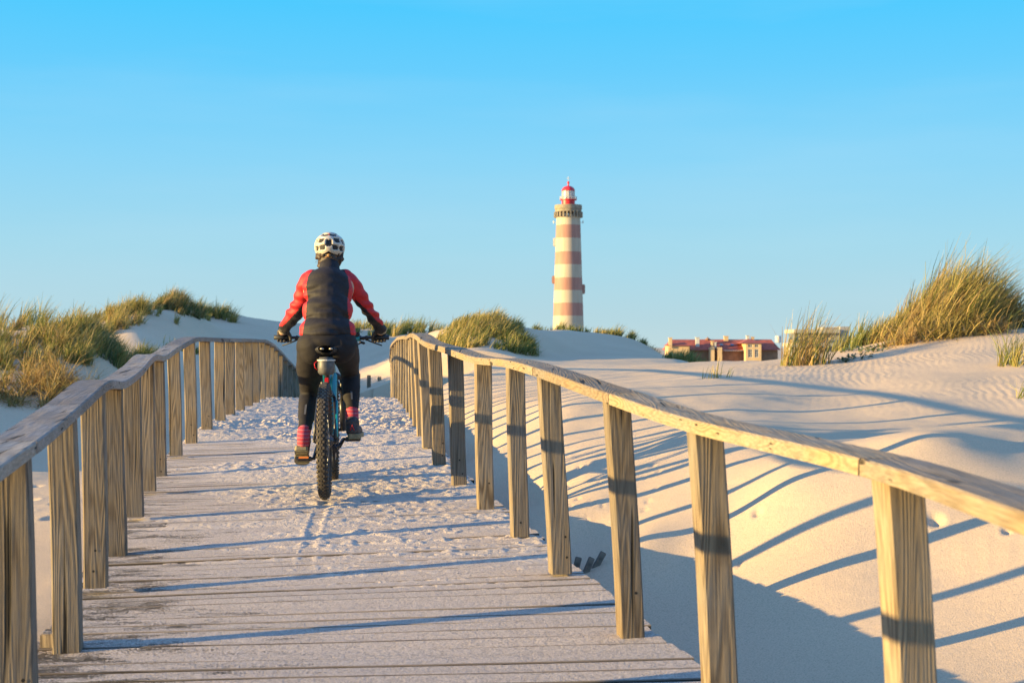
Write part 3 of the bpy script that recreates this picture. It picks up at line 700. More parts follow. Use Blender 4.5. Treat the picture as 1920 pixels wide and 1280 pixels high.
# low broad-leaved dune plants
M_LEAF = simple('dune_leaf', (.085,.12,.03), .5, noise=.35, nscale=6)
def leafy(label, px, d, rx, n, seed):
    rr = random.Random(seed); bm = bmesh.new(); cx = (px-960)/F*d
    for i in range(n):
        a, q = rr.uniform(0, 6.28), rx*math.sqrt(rr.random()); x, y = cx+q*math.cos(a), d+q*1.3*math.sin(a); z = ground(x, y)
        for j in range(5):
            az = rr.uniform(0, 6.28); l = rr.uniform(.025, .05); el = rr.uniform(.1, 1.0); wd = l*.42
            dr = Vector((math.cos(az)*math.cos(el), math.sin(az)*math.cos(el), math.sin(el))); sd = Vector((-math.sin(az), math.cos(az), 0)); b = Vector((x-cx, y-d, z+rr.uniform(0,.04)))
            p = [b, b+dr*l*.5+sd*wd, b+dr*l+Vector((0,0,-l*.15)), b+dr*l*.5-sd*wd]
            bm.faces.new([bm.verts.new(v) for v in p])
    o = bm_obj('dune_plant', bm, M_LEAF, loc=(cx, d, 0)); tag(o, label, 'plant', 'leafy plants on the right dune', kind='stuff')
for i, (px, d, rx, n, lb) in enumerate([(1640,18.2,.20,34,'low leafy dune plant on the sand between the two grass clumps, nearest the big one'), (1612,17.6,.16,22,'low leafy dune plant in the sand under the grass fringe'),
        (1575,17.5,.12,16,'small leafy plant just right of the upright grass tuft'), (1592,18.6,.14,20,'dark leafy plant on the crest in front of the white building'), (1668,18.6,.10,9,'smallest leafy sprigs by the foot of the big clump')]):
    leafy(lb, px, d, rx, n, 40+i)

# ------------------------------------------------------------------ lighthouse
def band_mat():
    m, n, p = new_mat('painted_tower')
    t = n.nodes.new('ShaderNodeTexCoord').outputs['Object']
    st = tex_noise(n, mapping(n, t, (.5,.5,.06)), 1.5, 5); 
    return m, n, p, t, st
m, n, p, t, st = band_mat(); n.links.new(ramp(n, st, [(.3, (.42,.35,.25)), (.7, (.50,.425,.31))]), p.inputs['Base Color']); p.inputs['Roughness'].default_value = .8; M_CREAM = m
m, n, p, t, st = band_mat(); m.name = 'painted_red_band'; n.links.new(ramp(n, st, [(.3, (.33,.165,.125)), (.7, (.42,.225,.17))]), p.inputs['Base Color']); p.inputs['Roughness'].default_value = .8; M_BAND = m
M_STONE = simple('gallery_stone', (.26,.215,.15), .9, noise=.3, nscale=.9); M_RED = simple('lantern_red', (.62,.025,.03), .45); M_WHITE = simple('white_paint', (.56,.53,.47), .6, noise=.06, nscale=1)
M_DKWIN = simple('dark_window', (.03,.04,.05), .15)
m, n, p = new_mat('lantern_glass'); p.inputs['Base Color'].default_value = (.75,.72,.66,1); p.inputs['Roughness'].default_value = .15; p.inputs['Transmission Weight'].default_value = .35; M_LGLASS = m
LD = 550.0; LK = LD/F; LX = (1065.6-960)*LK
lh = empty('lighthouse', (LX, LD, -5.2)); tag(lh, 'tall lighthouse with faded red and cream bands and a red domed lantern behind the dunes', 'lighthouse')
def lz(py): return (HY-py)*LK+5.2            # height above the root for a row of the photograph
def lrad(py): return np.interp(py, [409, 422, 592, 640, 680], [22.3, 22.9, 28.2, 29.7, 31])*LK
rows = [(680,592,'c'), (592,568,'r'), (568,544.5,'c'), (544.5,521,'r'), (521,496.5,'c'), (496.5,472.5,'r'), (472.5,447,'c'), (447,422.5,'r'), (422.5,404,'c')]
for y0, y1, c in rows:
    bm = bmesh.new(); N = 6; add_lathe(bm, [(lrad(y0+(y1-y0)*i/N), lz(y0+(y1-y0)*i/N)) for i in range(N+1)], 64)
    bm_obj('tower_wall', bm, M_BAND if c == 'r' else M_CREAM, lh, smooth=True)
bm = bmesh.new()      # gallery with corbels
gr_ = 25.2*LK
add_lathe(bm, [(lrad(405), lz(398)), (gr_*.985, lz(397.5)), (gr_*.985, lz(393)), (gr_*1.02, lz(392.5)), (gr_*1.02, lz(385)), (gr_*.93, lz(385)), (gr_*.93, lz(389)), (0.1, lz(389))], 64)
ga = bm_obj('gallery', bm, M_STONE, lh)
bm = bmesh.new()
for i in range(24):
    a = 2*math.pi*(i+.5)/24
    add_box(bm, (math.cos(a)*(lrad(403)+.42), math.sin(a)*(lrad(403)+.42), (lz(398)+lz(408))/2), (1.15, .55, lz(398)-lz(408)), Matrix.Rotation(a, 3, 'Z'))
bm_obj('corbel', bm, M_STONE, ga)
bm = bmesh.new(); add_lathe(bm, [(12.4*LK, lz(389)), (12.4*LK, lz(375.5)), (16*LK, lz(375.3)), (16*LK, lz(374)), (11*LK, lz(374))], 40); bm_obj('lantern_base', bm, M_RED, lh, smooth=False)
bm = bmesh.new(); add_lathe(bm, [(11.4*LK, lz(374.2)), (11.4*LK, lz(358))], 40); gl = bm_obj('lantern_glass', bm, M_LGLASS, lh)
bm = bmesh.new()
for i in range(16):
    a = 2*math.pi*i/16; add_box(bm, (math.cos(a)*11.9*LK, math.sin(a)*11.9*LK, (lz(374)+lz(358))/2), (.16,.16,lz(358)-lz(374)), Matrix.Rotation(a, 3, 'Z'))
for yy in (366.,): add_lathe(bm, [(11.6*LK, lz(yy)-.08), (12.1*LK, lz(yy)-.08), (12.1*LK, lz(yy)+.08), (11.6*LK, lz(yy)+.08)], 32)
bm_obj('glazing_bars', bm, M_WHITE, gl)
bm = bmesh.new(); add_lathe(bm, [(3.5*LK, lz(373)), (6*LK, lz(368)), (6*LK, lz(364)), (3.5*LK, lz(360))], 20); bm_obj('lens', bm, M_WHITE, gl, smooth=True)
bm = bmesh.new(); pr = [(12.6*LK, lz(358.2))]
for i in range(9):
    a = i/8*math.pi/2*.93; pr.append((12.3*LK*math.cos(a), lz(357.6)+9.0*LK*math.sin(a)))
pr += [(1.4*LK, lz(347.5)), (1.3*LK, lz(344.5)), (2.2*LK, lz(343.2)), (2.2*LK, lz(341.2)), (.4*LK, lz(339.6))]
add_lathe(bm, pr, 40); dome = bm_obj('dome', bm, M_RED, lh, smooth=True)
bm = bmesh.new(); add_tube(bm, [(0,0,lz(341)), (0,0,lz(331))], .10, 6); add_tube(bm, [(-.9,0,lz(334.5)), (.9,0,lz(334.5))], .07, 6); bm_obj('antenna', bm, M_WHITE, dome)
bm = bmesh.new()      # gallery guard rail round the lantern
for i in range(20):
    a = 2*math.pi*i/20; add_tube(bm, [(math.cos(a)*15.7*LK, math.sin(a)*15.7*LK, lz(374)), (math.cos(a)*15.7*LK, math.sin(a)*15.7*LK, lz(369))], .07, 5)
for yy in (369, 371.5): add_tube(bm, [(math.cos(2*math.pi*i/32)*15.7*LK, math.sin(2*math.pi*i/32)*15.7*LK, lz(yy)) for i in range(33)], .06, 5)
bm_obj('guard_rail', bm, M_WHITE, lh)
for sx, y0, y1, mt in ((-1, 446, 462, M_WHITE), (-1, 517, 532, M_BAND), (1, 533, 551, M_BAND)):
    ym = (y0+y1)/2; rr_ = lrad(ym); a = math.pi if sx == -1 else 0 if sx == 1 else math.pi*1.42
    bm = bmesh.new(); add_box(bm, ((rr_+.1)*math.cos(a), (rr_+.1)*math.sin(a), (lz(y0)+lz(y1))/2), (1.7, 1.7, lz(y0)-lz(y1)), Matrix.Rotation(a, 3, 'Z'), bevel=.25)
    wb = bm_obj('window_bay', bm, mt, lh)
    bm = bmesh.new(); add_box(bm, ((rr_+.93)*math.cos(a), (rr_+.93)*math.sin(a), (lz(y0)+lz(y1))/2), (.1, .9, (lz(y0)-lz(y1))*.6), Matrix.Rotation(a, 3, 'Z')); bm_obj('pane', bm, M_DKWIN, wb)
for sx in (-1, 1):
    bm = bmesh.new(); x0 = lrad(416)*sx
    add_tube(bm, [(x0*.97,0,lz(417)), (x0+1.0*sx,0,lz(417))], .09, 6); add_tube(bm, [(x0+1.0*sx,0,lz(418.5)), (x0+1.0*sx,0,lz(414))], .22, 8); bm_obj('fog_horn', bm, M_WHITE, lh)

# ------------------------------------------------------------------ long red-roofed house
M_TILE = simple('red_roof_tile', (.36,.085,.045), .8, noise=.25, nscale=1.2); M_OCHRE = simple('ochre_render', (.60,.42,.22), .85, noise=.08, nscale=.6); M_BRICK = simple('brown_wall', (.30,.16,.09), .85, noise=.2, nscale=1.5)
m, n, p = new_mat('house_glass'); p.inputs['Base Color'].default_value = (.07,.10,.12,1); p.inputs['Roughness'].default_value = .08; M_GLASS = m
HD = 300.0; HK = HD/F
hs = empty('house', ((1355-960)*HK, HD, -8)); tag(hs, 'long low ochre house with red tiled roof and chimneys half hidden behind the sand', 'house')
def hx(px): return (px-1355)*HK
def hz(py): return (HY-py)*HK+8
def prism_roof(bm, x0, x1, y0, y1, ze, zr, hipl=0, hipr=0):
    ym = (y0+y1)/2; v = [bm.verts.new(q) for q in ((x0,y0,ze), (x1,y0,ze), (x1,y1,ze), (x0,y1,ze), (x0+hipl,ym,zr), (x1-hipr,ym,zr))]
    for f in ((0,1,5,4), (2,3,4,5), (1,2,5), (3,0,4), (3,2,1,0)): bm.faces.new([v[i] for i in f])
bm = bmesh.new(); add_box(bm, ((hx(1252)+hx(1462))/2, 4.5, hz(656)/2), (hx(1462)-hx(1252)-.6, 8, hz(656)-.02)); bm_obj('wall', bm, M_BRICK, hs)
bm = bmesh.new(); prism_roof(bm, hx(1250), hx(1464), -.2, 9.2, hz(656), hz(636), 1.2, 1.2)
bm2 = bm; rf = bm_obj('roof', bm, M_TILE, hs)
bm = bmesh.new(); prism_roof(bm, hx(1246), hx(1292), -4, 2.5, hz(648), hz(637.5), 2, 2); bm_obj('roof', bm, M_TILE, hs)
bm = bmesh.new(); add_box(bm, ((hx(1247)+hx(1291))/2, -.8, hz(648.3)/2), (hx(1291)-hx(1247)-.5, 5.4, hz(648.3))); bm_obj('wall', bm, M_OCHRE, hs)
for x0, x1, y0, y1, mt, dy in ((1250.5,1256.5,634,652,M_OCHRE,-3.5), (1306,1313,633,650,M_WHITE,1.5), (1363,1371,630.5,641,M_OCHRE,4.2), (1405.5,1411,629.5,637,M_WHITE,4.2), (1415,1420,632,638,M_OCHRE,4.2), (1334,1338,640,652,M_OCHRE,.5), (1340,1343.5,642,652,M_WHITE,.5)):
    bm = bmesh.new(); h = hz(y0)-hz(y1); add_box(bm, ((hx(x0)+hx(x1))/2, dy, (hz(y0)+hz(y1))/2), (hx(x1)-hx(x0), .8, h), bevel=.04); add_box(bm, ((hx(x0)+hx(x1))/2, dy, hz(y0)+.06), (hx(x1)-hx(x0)+.22, 1.02, .12)); bm_obj('chimney', bm, mt, rf)
# gabled bay with tall windows
bm = bmesh.new(); prism_roof(bm, hx(1384.5), hx(1427.5), -3.4, 3.8, hz(643.5), hz(635.3), 2.0, 2.0); bm_obj('roof', bm, M_TILE, hs)
def wall_with_windows(x0, x1, y, z0, z1, wins, th, mat, parent, nm='wall'):
    xs = sorted({x0, x1, *[q[0] for q in wins], *[q[1] for q in wins]}); zs = sorted({z0, z1, *[q[2] for q in wins], *[q[3] for q in wins]})
    bm = bmesh.new()
    for a, b in zip(xs, xs[1:]):
        for c, e in zip(zs, zs[1:]):
            mx_, mz_ = (a+b)/2, (c+e)/2
            if any(q[0] < mx_ < q[1] and q[2] < mz_ < q[3] for q in wins): continue
            add_box(bm, (mx_, y+th/2, mz_), (b-a, th, e-c))
    bmesh.ops.remove_doubles(bm, verts=bm.verts, dist=.001)
    wl = bm_obj(nm, bm, mat, parent)
    for q in wins:
        bm = bmesh.new(); cx, cz, ww, hh = (q[0]+q[1])/2, (q[2]+q[3])/2, q[1]-q[0], q[3]-q[2]; f_ = .10
        for bx, bz, sx, sz in ((cx, q[2]+f_/2, ww, f_), (cx, q[3]-f_/2, ww, f_), (q[0]+f_/2, cz, f_, hh-2*f_), (q[1]-f_/2, cz, f_, hh-2*f_), (cx, cz, f_*.8, hh-2*f_)): add_box(bm, (bx, y+.10, bz), (sx, .07, sz))
        for fz in (.33, .66) if hh > 1 else ():
            add_box(bm, (cx-ww/4, y+.10, q[2]+hh*fz), (ww/2-f_*1.4, .06, .06)); add_box(bm, (cx+ww/4, y+.10, q[2]+hh*fz), (ww/2-f_*1.4, .06, .06))
        wf = bm_obj('window', bm, M_WHITE, parent)
        bm = bmesh.new(); add_box(bm, (cx, y+.16, cz), (ww-.04, .03, hh-.04)); bm_obj('pane', bm, M_GLASS, wf)
    return wl
wall_with_windows(hx(1394), hx(1423), -2.9, 0, hz(643.2), [(hx(1398.5),hx(1406.5),hz(651),hz(645.5)), (hx(1411),hx(1418.5),hz(651),hz(645.5)), (hx(1398.5),hx(1406.5),hz(669.5),hz(654.5)), (hx(1411),hx(1418.5),hz(669.5),hz(654.5))], .3, M_OCHRE, hs)
bm = bmesh.new(); add_box(bm, ((hx(1394)+hx(1423))/2, .2, hz(643.4)/2), (hx(1423)-hx(1394)-.02, 5.5, hz(643.4))); bm_obj('wall', bm, M_OCHRE, hs)
# small ochre dormers left of the bay
for x0, x1 in ((1329,1337), (1343,1351)):
    bm = bmesh.new(); add_box(bm, ((hx(x0)+hx(x1))/2, -1.0, hz(651)/2), (hx(x1)-hx(x0), 2.4, hz(651))); bm_obj('dormer', bm, M_OCHRE, hs)
for x0, x1 in ((1352,1358), (1372,1378)):
    bm = bmesh.new(); yc = 1.7; add_box(bm, ((hx(x0)+hx(x1))/2, yc, hz(646)), (hx(x1)-hx(x0), .9, .06), Matrix.Rotation(R(25), 3, 'X')); bm_obj('skylight', bm, M_GLASS, rf)
bm = bmesh.new(); add_box(bm, (hx(1375), -.28, hz(657)), (hx(1394)-hx(1356), .18, .16)); bm_obj('gutter', bm, M_WHITE, hs)
bm = bmesh.new(); add_lathe(bm, [(.02, hz(628.8)), (.5, hz(629)), (.62, hz(630)), (.62, hz(641.5)), (.5, hz(642))], 24, (hx(1462.5), 2, 0)); bm_obj('white_flue', bm, M_WHITE, hs, smooth=False)
bm = bmesh.new(); add_lathe(bm, [(.5, hz(637)), (.55, hz(635)), (.3, hz(633.5)), (.08, hz(632.5)), (.02, hz(630.5))], 12, (hx(1332.5), 4.5, 0)); bm_obj('roof_vent', bm, M_BRICK, rf)

# ------------------------------------------------------------------ modern white building behind the tuft
WD = 250.0; WK = WD/F
wb_ = empty('building', ((1530-960)*WK, WD, -7)); tag(wb_, 'modern white flat-roofed building with glass front behind the upright grass tuft', 'building')
def wx(px): return (px-1530)*WK
def wz(py): return (HY-py)*WK+7
M_PALE = simple('cream_render', (.36,.335,.28), .8, noise=.1, nscale=.5)
M_CONC = simple('grey_render', (.30,.28,.26), .8, noise=.1, nscale=.5)
for nm, x0, x1, y0, y1, yy, dd, mt in (('roof_slab',1486,1572,617.5,624.5,-1.5,9,M_PALE), ('balcony',1482,1572,643,649.5,-1.8,9,M_PALE), ('wall',1556,1573,624.8,642.8,-.5,7,M_CONC), ('stair_tower',1575.2,1592,612,690,0,8,M_CONC), ('wall',1484,1573,650,700,0,7,M_CONC), ('roof_box',1545,1574.6,613,617.3,1,6,M_CONC)):
    bm = bmesh.new(); add_box(bm, ((wx(x0)+wx(x1))/2, yy+dd/2, (wz(y0)+wz(y1))/2), (wx(x1)-wx(x0), dd, wz(y0)-wz(y1)), bevel=.05); bm_obj(nm, bm, mt, wb_)
bm = bmesh.new(); add_box(bm, ((wx(1490)+wx(1555.5))/2, 2.5, (wz(624.8)+wz(642.8))/2), (wx(1555.5)-wx(1490), 4, wz(624.8)-wz(642.8))); gw = bm_obj('glass_front', bm, M_GLASS, wb_)
bm = bmesh.new()
for i in range(8):
    x = wx(1490)+(wx(1555.5)-wx(1490))*i/7; add_box(bm, (x, .44, (wz(624.8)+wz(642.8))/2), (.09,.10,wz(624.8)-wz(642.8)-.02))
bm_obj('mullions', bm, M_WHITE, gw)
bm = bmesh.new(); add_box(bm, ((wx(1484)+wx(1571))/2, -1.72, wz(640.2)), (wx(1571)-wx(1484), .05, wz(638.5)-wz(643))); bm_obj('balustrade', bm, M_GLASS, wb_)

# ------------------------------------------------------------------ bicycle
BX, BY, BZ = -1.158, 8.80, -.946
BROT = R(4.5)
M_RUB = simple('tyre_rubber', (.035,.030,.026), .85, noise=.5, nscale=40, bump=.001)
M_TREAD = simple('dusty_tread', (.10,.080,.055), .9, noise=.5, nscale=60)
M_BLK = simple('black_metal', (.018,.018,.02), .35); M_GREY = simple('grey_metal', (.25,.25,.26), .35, metal=.9); M_TEAL = simple('teal_paint', (.012,.27,.29), .35)
M_BLKP = simple('black_plastic', (.02,.02,.022), .55); M_ORANGE = simple('orange_reflector', (.75,.22,.02), .25); M_REDREF = simple('red_reflector', (.60,.01,.015), .2); M_SILV = simple('silver_fabric', (.08,.078,.075), .5, noise=.4, nscale=40)
bike = empty('bicycle', (BX, BY, BZ), BROT); tag(bike, 'teal and black electric mountain bike with knobbly tyres ridden along the boardwalk', 'bicycle')
def wheel(y, name='wheel', steer=0.0):
    c = Vector((0, y, .365)); RM = Matrix.Rotation(steer, 3, 'Z')
    def place(o): o.location = c; o.rotation_euler = (0, 0, steer)
    bm = bmesh.new(); pr = []
    for a in np.linspace(0, 2*math.pi, 9)[:-1]: pr.append((.299+.010*math.sin(a), .016*math.cos(a)))
    rg = add_lathe(bm, pr+[pr[0]], 72, axis='X'); bmesh.ops.remove_doubles(bm, verts=bm.verts, dist=1e-5)
    wh = bm_obj(name, bm, M_BLK, bike, smooth=True); wh.name = name; place(wh)
    bm = bmesh.new(); pr = []
    for a in np.linspace(0, 2*math.pi, 17)[:-1]: pr.append((.330+.028*math.sin(a), .029*math.cos(a)))
    add_lathe(bm, pr+[pr[0]], 96, axis='X'); bmesh.ops.remove_doubles(bm, verts=bm.verts, dist=1e-5)
    for f in bm.faces: f.smooth = True
    N = 62
    for i in range(N):
        a = 2*math.pi*i/N
        for x, r, wx_, ph, tl in ((-.0095,.358,.013,0,0), (.0095,.358,.013,0,0), (0,.359,.012,.5,0), (-.0245,.347,.010,.25,-.75), (.0245,.347,.010,.25,.75), (-.030,.334,.007,.75,-1.2), (.030,.334,.007,.75,1.2)):
            b = a+ph*2*math.pi/N; rot = Matrix.Rotation(b, 3, 'X') @ Matrix.Rotation(tl, 3, 'Y')
            add_box(bm, Matrix.Rotation(b, 3, 'X') @ Vector((x, 0, r)), (wx_, .015, .010), rot, mi=1)
    ty = bm_obj('tyre', bm, None, wh, mats=[M_RUB, M_TREAD])
    bm = bmesh.new()
    for i in range(28):
        a = 2*math.pi*i/28; s_ = 1 if i % 2 else -1; a2 = a+(.5 if (i//2) % 2 else -.5)
        add_tube(bm, [(s_*.028, .025*math.cos(a2), .025*math.sin(a2)), (0, .292*math.cos(a), .292*math.sin(a))], .0012, 4, caps=False)
    bm_obj('spokes', bm, M_GREY, wh)
    bm = bmesh.new(); add_lathe(bm, [(.003,-.062), (.012,-.06), (.012,-.04), (.028,-.03), (.018,-.02), (.018,.02), (.028,.03), (.012,.04), (.012,.06), (.003,.062)], 20, axis='X'); bm_obj('hub', bm, M_BLK, wh)
    bm = bmesh.new(); add_lathe(bm, [(.06,-.038), (.09,-.038), (.09,-.036), (.06,-.036), (.06,-.038)], 32, axis='X'); bm_obj('brake_disc', bm, M_GREY, wh)
    return wh
rw = wheel(0.0); fw = wheel(1.18, steer=R(1.5))
bm = bmesh.new()
for i in range(9):
    r_ = .018+.0042*i; x = .052-.0042*i; add_lathe(bm, [(r_-.004,x-.001), (r_+.004,x-.001), (r_+.004,x+.001), (r_-.004,x+.001), (r_-.004,x-.001)], 26, (0,0,0), axis='X')
cas = bm_obj('cassette', bm, M_GREY, rw)
# frame
bm = bmesh.new()
add_tube(bm, [(0,.895,.86), (0,.935,.72)], [.026,.028], 14); add_tube(bm, [(0,.90,.82), (0,.60,.745), (0,.315,.655)], [.027,.022,.018], 12)
add_tube(bm, [(0,.925,.75), (0,.70,.50), (0,.47,.33)], [.036,.042,.045], 14)
add_tube(bm, [(0,.45,.33), (0,.33,.60), (0,.30,.70)], [.024,.019,.018], 12)
bm_obj('frame', bm, M_TEAL, bike, smooth=True)
bm = bmesh.new(); add_box(bm, (0,.455,.315), (.095,.19,.16), Matrix.Rotation(R(-12), 3, 'X'), bevel=.035); bm_obj('motor', bm, M_BLKP, bike, smooth=True)
bm = bmesh.new()
for s_ in (-1, 1):
    add_tube(bm, [(s_*.066,0,.365), (s_*.062,.12,.35), (s_*.045,.34,.33), (s_*.035,.42,.33)], [.011,.011,.012,.014], 10)
    add_tube(bm, [(s_*.064,.0,.375), (s_*.060,.10,.50), (s_*.052,.20,.62), (s_*.02,.31,.66)], [.010,.010,.010,.012], 10)
bm_obj('stays', bm, M_BLK, bike, smooth=True)
bm = bmesh.new(); add_tube(bm, [(.072,.02,.39), (.068,.11,.52)], .009, 8); add_tube(bm, [(.070,.10,.50), (.064,.19,.605)], .0085, 8); bm_obj('stay_accent', bm, M_TEAL, bike, smooth=True)
bm = bmesh.new(); add_tube(bm, [(0,.30,.69), (0,.262,.80), (0,.243,.885)], [.0155,.0155,.0155], 12); bm_obj('seat_post', bm, M_BLK, bike, smooth=True)
bm = bmesh.new()      # fork
for s_ in (-1, 1):
    add_tube(bm, [(s_*.066,1.18,.365), (s_*.066,1.075,.58)], [.022,.024], 12); add_tube(bm, [(s_*.066,1.08,.57), (s_*.066,.985,.725)], .0165, 12)
add_tube(bm, [(-.07,.985,.73), (0,.965,.76), (.07,.985,.73)], [.02,.028,.02], 10); add_tube(bm, [(-.066,1.07,.60), (-.03,1.10,.70), (.03,1.10,.70), (.066,1.07,.60)], .012, 8)
bm_obj('fork', bm, M_BLK, bike, smooth=True)
# saddle
V_ = []; Q_ = []; NS, NT = 14, 12
for i in range(NS+1):
    f = i/NS; y = .115+.275*f; hw = float(np.interp(f, [0,.1,.3,.5,.75,1], [.050,.071,.070,.040,.022,.014])); zt = .945 + .012*math.cos(f*6) - .012*(f > .9)
    for j in range(NT):
        a = 2*math.pi*j/NT; V_.append((hw*math.cos(a), y, zt-.022+(.020 if math.sin(a) > 0 else .028)*math.sin(a)))
for i in range(NS):
    for j in range(NT): Q_.append((i*NT+j, i*NT+(j+1) % NT, (i+1)*NT+(j+1) % NT, (i+1)*NT+j))
c0 = len(V_); V_ += [(0,.113,.925), (0,.392,.925)]
for j in range(NT): Q_.append((c0, (j+1) % NT, j, j)); Q_.append((c0+1, NS*NT+j, NS*NT+(j+1) % NT, NS*NT+(j+1) % NT))
sd = np_mesh('saddle', V_, Q_, M_BLKP, bike)
bm = bmesh.new()
for s_ in (-1, 1): add_tube(bm, [(s_*.035,.135,.915), (s_*.022,.20,.895), (s_*.022,.30,.895), (s_*.008,.37,.915)], .0035, 8)
bm_obj('saddle_rails', bm, M_GREY, sd, smooth=True)
bm = bmesh.new()
for s_ in (-1, 1): add_lathe(bm, [(.002,-.004), (.011,-.002), (.013,.004), (.002,.008)], 12, (s_*.028+.004, .111, .932))
bm_obj('saddle_bolts', bm, simple('pale_stud', (.55,.47,.36), .4, metal=.5), sd, smooth=True)
# bag strapped under the saddle
bm = bmesh.new(); add_lathe(bm, [(.004,.768), (.040,.770), (.052,.785), (.055,.82), (.053,.855), (.043,.880), (.004,.884)], 22, (0,.165,0))
bg_ = bm_obj('saddle_bag', bm, M_SILV, bike, smooth=True)
bm = bmesh.new()
for zz in (.862,): add_lathe(bm, [(.052,zz-.004), (.0575,zz-.004), (.0575,zz+.004), (.052,zz+.004)], 22, (0,.165,0))
bm_obj('reflective_strip', bm, M_WHITE, bg_)
bm = bmesh.new(); add_tube(bm, [(-.052,.15,.80), (-.068,.14,.815), (-.073,.14,.84), (-.055,.15,.858)], .003, 6); bm_obj('strap', bm, M_REDREF, bg_, smooth=True)
bm = bmesh.new(); add_box(bm, (.004,.165,.735), (.026,.02,.034), bevel=.005); bm_obj('rear_reflector', bm, M_REDREF, bike)
bm = bmesh.new(); add_box(bm, (-.016,.19,.742), (.012,.02,.05), bevel=.003); bm_obj('post_accent', bm, M_TEAL, bike)
# drivetrain
PL = Vector((-.15,.345,.228)); PR = Vector((.155,.548,.340)); BB = Vector((0,.445,.30))
bm = bmesh.new(); add_lathe(bm, [(.03,.044), (.074,.044), (.080,.046), (.074,.048), (.03,.048), (.03,.044)], 34, tuple(BB), axis='X'); bm_obj('chainring', bm, M_BLK, bike)
for s_, P_ in ((-1, PL), (1, PR)):
    bm = bmesh.new(); add_tube(bm, [BB+Vector((s_*.03,0,0)), BB+Vector((s_*.07,0,0)), P_+Vector((-s_*.062,0,0)), P_+Vector((-s_*.04,0,0))], [.016,.015,.012,.010], 10); cr_ = bm_obj('crank_arm', bm, M_BLK, bike, smooth=True)
    bm = bmesh.new(); rot = Matrix.Rotation(R(-12 if s_ < 0 else 4), 3, 'X')
    for yy in (-.045, .045): add_box(bm, P_+rot @ Vector((0,yy,0)), (.098,.014,.018), rot, bevel=.003)
    for xx in (-.045, .045): add_box(bm, P_+rot @ Vector((xx,0,0)), (.012,.078,.016), rot, bevel=.003)
    add_box(bm, P_, (.075,.03,.014), rot, bevel=.004)
    pd = bm_obj('pedal', bm, M_BLKP, cr_)
    if s_ < 0:
        bm = bmesh.new(); add_box(bm, P_+rot @ Vector((0,-.0535,.001)), (.062,.004,.012), rot); bm_obj('pedal_reflector', bm, M_ORANGE, pd)
bm = bmesh.new(); add_tube(bm, [(.046,.0,.405), (.046,.43,.375)], .0035, 6); add_tube(bm, [(.046,.45,.222), (.046,.06,.215)], .0035, 6); add_tube(bm, [(.046,.06,.215),(.046,.03,.245),(.046,.05,.275),(.046,.02,.31),(.044,-.01,.335)], .0035, 6); bm_obj('chain', bm, M_GREY, bike)
bm = bmesh.new(); add_box(bm, (.062,-.02,.315), (.03,.05,.055), Matrix.Rotation(R(20), 3, 'X'), bevel=.01); add_box(bm, (.055,.03,.25), (.014,.035,.10), Matrix.Rotation(R(15), 3, 'X'), bevel=.006); add_lathe(bm, [(.004,-.004), (.022,-.004), (.022,.004), (.004,.004)], 12, (.048,.045,.215), axis='X'); bm_obj('rear_derailleur', bm, M_BLKP, bike)
# handlebar
bm = bmesh.new(); add_tube(bm, [(-.385,.875,1.010), (-.22,.90,1.008), (-.10,.915,.985), (0,.918,.98), (.10,.915,.985), (.22,.90,1.008), (.385,.875,1.010)], [.011,.0115,.015,.016,.015,.0115,.011], 12)
hb = bm_obj('handlebar', bm, M_BLK, bike, smooth=True)
bm = bmesh.new(); add_tube(bm, [(0,.885,.90), (0,.918,.975)], [.02,.018], 10); add_box(bm, (0,.915,.985), (.05,.05,.045), bevel=.01); bm_obj('stem', bm, M_BLK, bike)
bm = bmesh.new(); add_tube(bm, [(.11,.914,.987), (.19,.904,1.004)], .0165, 10); bm_obj('teal_bar_sleeve', bm, M_TEAL, hb, smooth=True)
for s_ in (-1, 1):
    bm = bmesh.new(); add_tube(bm, [(s_*.388,.874,1.010), (s_*.27,.893,1.009)], .0165, 12); bm_obj('grip', bm, M_BLKP, hb, smooth=True)
    bm = bmesh.new(); add_box(bm, (s_*.235,.90,1.005), (.028,.035,.035), bevel=.007); add_tube(bm, [(s_*.22,.93,1.00), (s_*.17,.915,1.02), (s_*.15,.90,1.025)], [.012,.013,.008], 8)
    add_tube(bm, [(s_*.235,.935,.995), (s_*.28,.955,.975), (s_*.34,.965,.955)], [.006,.005,.005], 8)
    add_box(bm, (s_*.205,.90,.975), (.045,.03,.018), Matrix.Rotation(s_*.3, 3, 'Y'), bevel=.005); add_tube(bm, [(s_*.20,.885,.975), (s_*.165,.86,.955)], [.006,.005], 6)
    add_tube(bm, [(s_*.16,.92,1.02), (s_*.10,.97,1.03), (s_*.05,.98,.96), (0,.95,.80)], .0028, 6)
    bm_obj('brake_lever', bm, M_BLKP, hb, smooth=True)
bm = bmesh.new(); add_box(bm, (.165,.90,1.030), (.05,.018,.034), bevel=.006); bm_obj('display', bm, M_BLKP, hb)

